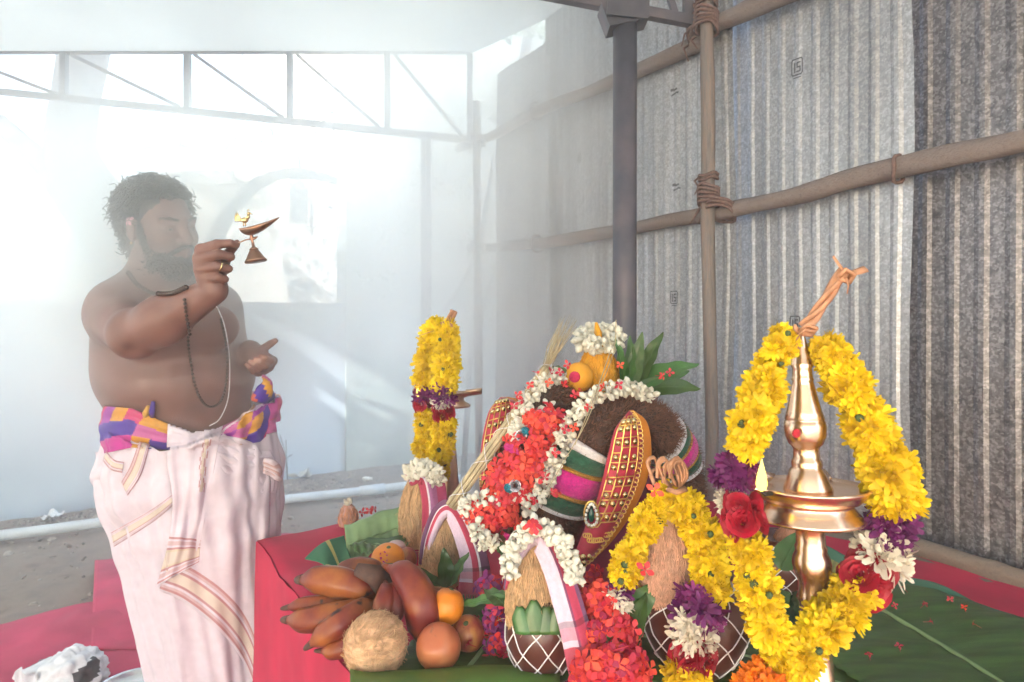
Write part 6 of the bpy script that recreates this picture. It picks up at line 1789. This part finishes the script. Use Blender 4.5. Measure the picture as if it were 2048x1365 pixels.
# the checked sash
nb_ = len(dv)
btree = BVHTree.FromPolygons(dv + [tuple(q) for q in V], df + [tuple(int(i) + nb_ for i in q) for q in Q])
xs_ = [190, 215, 270, 335, 385, 430, 480, 515, 550]
ty = [812, 812, 816, 845, 866, 858, 832, 795, 764]; by = [908, 906, 894, 898, 900, 886, 889, 884, 848]
CK = [(.50, .02, .26), (.55, .10, .05), (.06, .02, .28), (.62, .28, .02), (.50, .10, .30), (.30, .02, .32), (.55, .04, .16)]
rc = random.Random(4); cells = {(i, j): rc.choice(CK) for i in range(60) for j in range(6)}
for i in range(60):
    if i % 5 == 3: 
        for j in range(6): cells[(i, j)] = (.05, .02, .28) if j % 2 else cells[(i, j)]
    if i % 5 == 1:
        for j in range(6): cells[(i, j)] = (.62, .28, .02) if j % 2 == 0 else (.50, .10, .30)
def sash(u, v):
    th = -PI / 2 + 2 * PI * (u - .5)
    y0 = 850
    l = np.interp(y0, ry, [r[1] for r in rows]); r = np.interp(y0, ry, [r[2] for r in rows])
    x = (l + r) / 2 + (r - l) / 2 * math.cos(th)
    if math.sin(th) < 0: t, b = np.interp(x, xs_, ty), np.interp(x, xs_, by)
    else: t, b = np.interp(x, [l, r], [812, 770]), np.interp(x, [l, r], [908, 850])
    y = t + (b - t) * v
    p = dh(max(y, 800), th)
    n = Vector((math.cos(th), math.sin(th) * 1.2, 0)).normalized()
    if math.sin(th) < -.02:
        x = min(max(x, l + 5), r - 4); p = on(x, y, 0, btree)
        n = Vector((p.x - P(372, 0, D0).x, (p.y - DC) * 1.2, 0)).normalized()
        return p + n * (.008 + .012 * math.sin(PI * v) + .0035 * (.5 + .5 * math.sin(19 * v + 2 * mnoise.noise(Vector((u * 14, v, 0))))))
    wv = .5 + .5 * math.sin(14 * v + 2 * mnoise.noise(Vector((u * 14, v, 0))))
    nb = on_body(p, n)
    if math.sin(th) < 0:
        dd = D0 + (nb.y - .012 - D0) * abs(math.sin(th)) ** .5
        p.z = H - (y - HY) / F * dd; nb = on_body(p, n)
    return nb + n * (.010 + .010 * math.sin(PI * v) + .006 * wv)
def on_body(p, n):
    c = Vector((P(372, 0, D0).x, DC, p.z))
    hit = bvh.ray_cast(c + n * .6, -n)
    if hit[0] is not None:
        q = hit[0]
        if (q - c).dot(n) > (p - c).dot(n): return Vector((q.x, q.y, p.z))
    return p
def scol(u, v):
    return cells[(int(u * 26 + v * .9) % 60, int(v * 2.8 + .2 * math.sin(u * 20)) % 6)]
g = MB().grid(sash, 360, 26, scol)
sa = g.build('sash', mat('checked_silk', vcol=True, rough=.55, var=.12, scale=50, bump=.25, bscale=600, sheen=.05), pers, solid=.002)
dtree = BVHTree.FromPolygons(dv + g.v, df + [tuple(i + len(dv) for i in q) for q in g.f])
def border(u):
    """colours across a woven border, u = 0..1"""
    rd = (.56, .28, .29); gd = (.70, .58, .44); pk = (.68, .48, .50)
    for e, c in ((.05, rd), (.10, WH), (.18, pk), (.22, WH), (.28, rd), (.34, gd), (.62, (.76, .64, .56)), (.68, gd), (.74, rd), (.80, WH), (.88, pk), (.92, WH), (1.01, rd)):
        if u < e: return c
    return WH
def patch(left, right, off, name, colf, nu=40, nv=60, fold=.0, nf=5, parent=None, lift=None):
    """cloth lying over the dhoti between two edges given in the photograph"""
    cl = catmull(left, nv + 1); cr = catmull(right, nv + 1)
    def fn(u, v):
        i = min(int(round(v * nv)), nv)
        x = cl[i][0] * (1 - u) + cr[i][0] * u; y = cl[i][1] * (1 - u) + cr[i][1] * u
        o = off * min(1, .35 + 3 * u, .35 + 3 * (1 - u)) + fold * (.5 + .5 * math.sin(nf * PI * u + 1.5 * v)) * min(1, 3 * v + .3)
        if lift: o += lift(u, v)
        p = on(x, y, 0, dtree)
        return p + ((Vector((0, 0, H)) - p).normalized() * .8 + Vector((0, 0, .1))) * o
    return MB().grid(fn, nu, nv, colf).build(name, m_dh, parent or dho, solid=.001)
# wide layer whose hem crosses from the knee down to the right
def colB(u, v):
    return border((v - .80) / .19) if .80 < v < .99 else WH
def transpose(top_, bot_, off, name, colf, **k):
    n = 30
    ct = catmull(top_, n + 1); cb_ = catmull(bot_, n + 1)
    def fn(u, v):
        i = min(int(round(u * n)), n)
        x = ct[i][0] * (1 - v) + cb_[i][0] * v; y = ct[i][1] * (1 - v) + cb_[i][1] * v
        p = on(x, y, 0, dtree)
        o = off * min(1, .2 + 2.5 * v) + k.get('fold', 0) * (.5 + .5 * math.sin(k.get('nf', 6) * PI * u + 1.3 * v)) * (1 - .5 * v)
        return p + (Vector((0, 0, H)) - p).normalized() * o
    return MB().grid(fn, n, 64, colf).build(name, m_dh, dho, solid=.001)
transpose([(398, 880), (440, 872), (490, 880), (520, 900), (542, 960)], [(318, 1182), (370, 1205), (440, 1262), (490, 1330), (528, 1430)], .012, 'wrapped_layer', colB, fold=.010, nf=9)
# front fall of the cloth, hanging from the waist
def colA(u, v):
    if v > .74: return border((v - .74) / .25)
    if .66 < u - .25 * abs(v - .3) < .80 and .14 < v < .46: return border((u - .25 * abs(v - .3) - .66) / .14)
    return WH
patch([(336, 842), (334, 920), (345, 1000), (338, 1080), (313, 1176)], [(446, 850), (434, 910), (418, 1000), (402, 1085), (398, 1128)], .024, 'front_fall', colA, 44, 80, .010, 6, None, lambda u, v: .006 + .010 * math.sin(PI * u) * max(0, 1 - v * 2))
# edges of the cloth crossing the thigh and the hip
patch([(352, 985), (300, 1022), (222, 1066)], [(354, 1004), (306, 1044), (228, 1094)], .006, 'woven_border', lambda u, v: border(u), 16, 30)
patch([(278, 884), (262, 930), (243, 965)], [(300, 890), (282, 950), (255, 992)], .010, 'woven_border', lambda u, v: border(u), 14, 30)
patch([(212, 902), (228, 920), (248, 925)], [(206, 922), (222, 940), (244, 946)], .006, 'woven_border', lambda u, v: border(u), 12, 20)
# gathered wrap from the waist to the right hip and its tucked end
cl_ = catmull([(436, 858), (428, 895), (430, 945)], 41); cr_ = catmull([(540, 900), (553, 930), (548, 985)], 41)
def wrap(u, v):
    i = int(round(v * 40)); k = math.sin(PI * u)
    x = cl_[i][0] * (1 - u) + cr_[i][0] * u; y = cl_[i][1] * (1 - u) + cr_[i][1] * u + 14 * k
    p = on(x, y, 0, dtree)
    return p + (Vector((0, 0, H)) - p).normalized() * (.006 + .010 * (.5 + .5 * math.sin(v * 25 + u * 2)) * (1 - .5 * u) * math.sin(PI * (.08 + .84 * v)))
MB().grid(wrap, 40, 40, lambda u, v: WH).build('hip_wrap', m_dh, dho, solid=.001)
g = MB()
for k in range(7):
    a0 = k * .9
    v, _ = pathP([(528, 920 + 4 * k, 1.745), (543, 924 + 4 * k, 1.74 + .004 * k), (556 + 3 * math.sin(a0), 932 + 4 * k, 1.765), (560 + 4 * math.cos(a0), 946 + 2.5 * k, 1.79)], 12)
    g.tube(v, [.006 + .003 * math.sin(PI * j / 11) for j in range(12)], 7, squash=.45, col=(.62, .40, .38) if k % 2 else (.72, .60, .64))
g.build('tucked_end', m_dh, dho)
# bulge of cloth at the left hip
MB().grid(lambda u, v: P(190 + 60 * u - 6 * math.sin(PI * v), 905 + 95 * v, 1.80 - .07 * math.sin(PI * (u * .5 + .25))) + Vector((0, .01 * math.sin(9 * v + 3 * u), 0)), 16, 18, lambda u, v: WH).build('hip_fold', m_dh, dho, solid=.001)
v, _ = pathP([(520, 800, 1.72), (530, 780, 1.71), (536, 765, 1.72), (527, 752, 1.74)], 12)
MB().tube(v, [.026, .026, .025, .024, .022, .02, .018, .016, .014, .012, .01, .006], 12, squash=.6, col=lambda a, b: CK[int(a * 3 + b * 3) % 5], bulge=lambda i, w: 1 + .12 * math.sin(4 * w + i)).build('sash_knot', sa.data.materials[0], sa)
for (a, b, c_) in (((292, 832), (300, 808), (.66, .36, .05)), ((306, 832), (309, 800), (.06, .02, .28))):
    MB().tube([on(*a, .006), on((a[0] + b[0]) / 2, (a[1] + b[1]) / 2, .016), on(*b, .012)], [.006, .008, .005], 8, col=c_).build('sash_tassel', sa.data.materials[0], sa)

# ------------------------------------------------------------------ the little brass lamp in the raised hand
LD = 1.41
hl = thing('hand_lamp', 'small brass bird lamp on a bell shaped foot held up in the raised hand', 'lamp', P(512, 526, LD))
m_ant = mat('aged_brass', (.42, .25, .17), .34, 1, var=.3, scale=60, bump=.1, bscale=200, col2=(.30, .16, .11))
u_ = LD / F
tilt = (P(500, 455, LD) - P(513, 526, LD)).normalized()
MB().lathe([(21 * u_, 0), (21.5 * u_, 2 * u_), (17 * u_, 8 * u_), (11 * u_, 19 * u_), (8 * u_, 24 * u_), (3 * u_, 25 * u_)], P(512, 524, LD), tilt, 26).build('foot', m_ant, hl)
MB().lathe([(8 * u_, 0), (9 * u_, 2 * u_), (6 * u_, 4 * u_), (3 * u_, 6 * u_), (2.6 * u_, 18 * u_), (4.5 * u_, 24 * u_), (3.2 * u_, 28 * u_), (4.2 * u_, 40 * u_), (7 * u_, 46 * u_), (3 * u_, 47 * u_)], P(508, 500, LD), tilt, 16).build('stem', m_ant, hl)
def bowl(u, v):
    x = 478 + 80 * u
    w = 17 * math.sin(PI * min(1, .06 + u * .94) ** .8) ** .8 * (1 - .55 * max(0, u - .6) / .4) + .6
    th = PI * (v)
    dep = 20 * math.sin(PI * min(1, u ** .8)) ** .9 * (1 - .35 * u) + .5
    yt = 457 - 22 * u ** 1.4
    return P(x, yt + dep * math.sin(th), LD + w * u_ * math.cos(th))
MB().grid(bowl, 22, 12).build('bowl', m_ant, hl, solid=.0022)
g = MB()
g.ell(P(489, 441, LD), (.0085, .006, .0065), 12, 8)
g.tube([P(492, 440, LD), P(497, 434, LD), P(497, 428, LD)], [.005, .0038, .0028], 8); g.ell(P(497, 427, LD), (.004, .0036, .004), 8, 6)
g.tube([P(500, 427, LD), P(505, 430, LD)], [.002, .0004], 6)
g.tube([P(494, 422, LD), P(497, 420, LD), P(499, 422, LD)], .0012, 5)
for k in range(5):
    a = 2.0 + k * .28
    g.tube([P(483, 442, LD), P(483 + 9 * math.cos(a) * 1.1 - 3, 442 - 12 * math.sin(a), LD), P(483 + 12 * math.cos(a + .25) - 2, 440 - 18 * math.sin(a), LD)], [.0022, .0022, .0010], 6)
for x in (487, 491): g.tube([P(x, 446, LD), P(x, 453, LD)], .0013, 5)
g.build('bird', m_stud, hl)
v, _ = pathP([(468, 488, 1.408), (480, 485, 1.407), (492, 480, 1.408), (505, 478, LD), (516, 474, LD)], 14)
MB().tube(v, [.0022] * 9 + [.003, .005, .005, .003, .001], 8, squash=.6).build('handle', m_ant, hl)
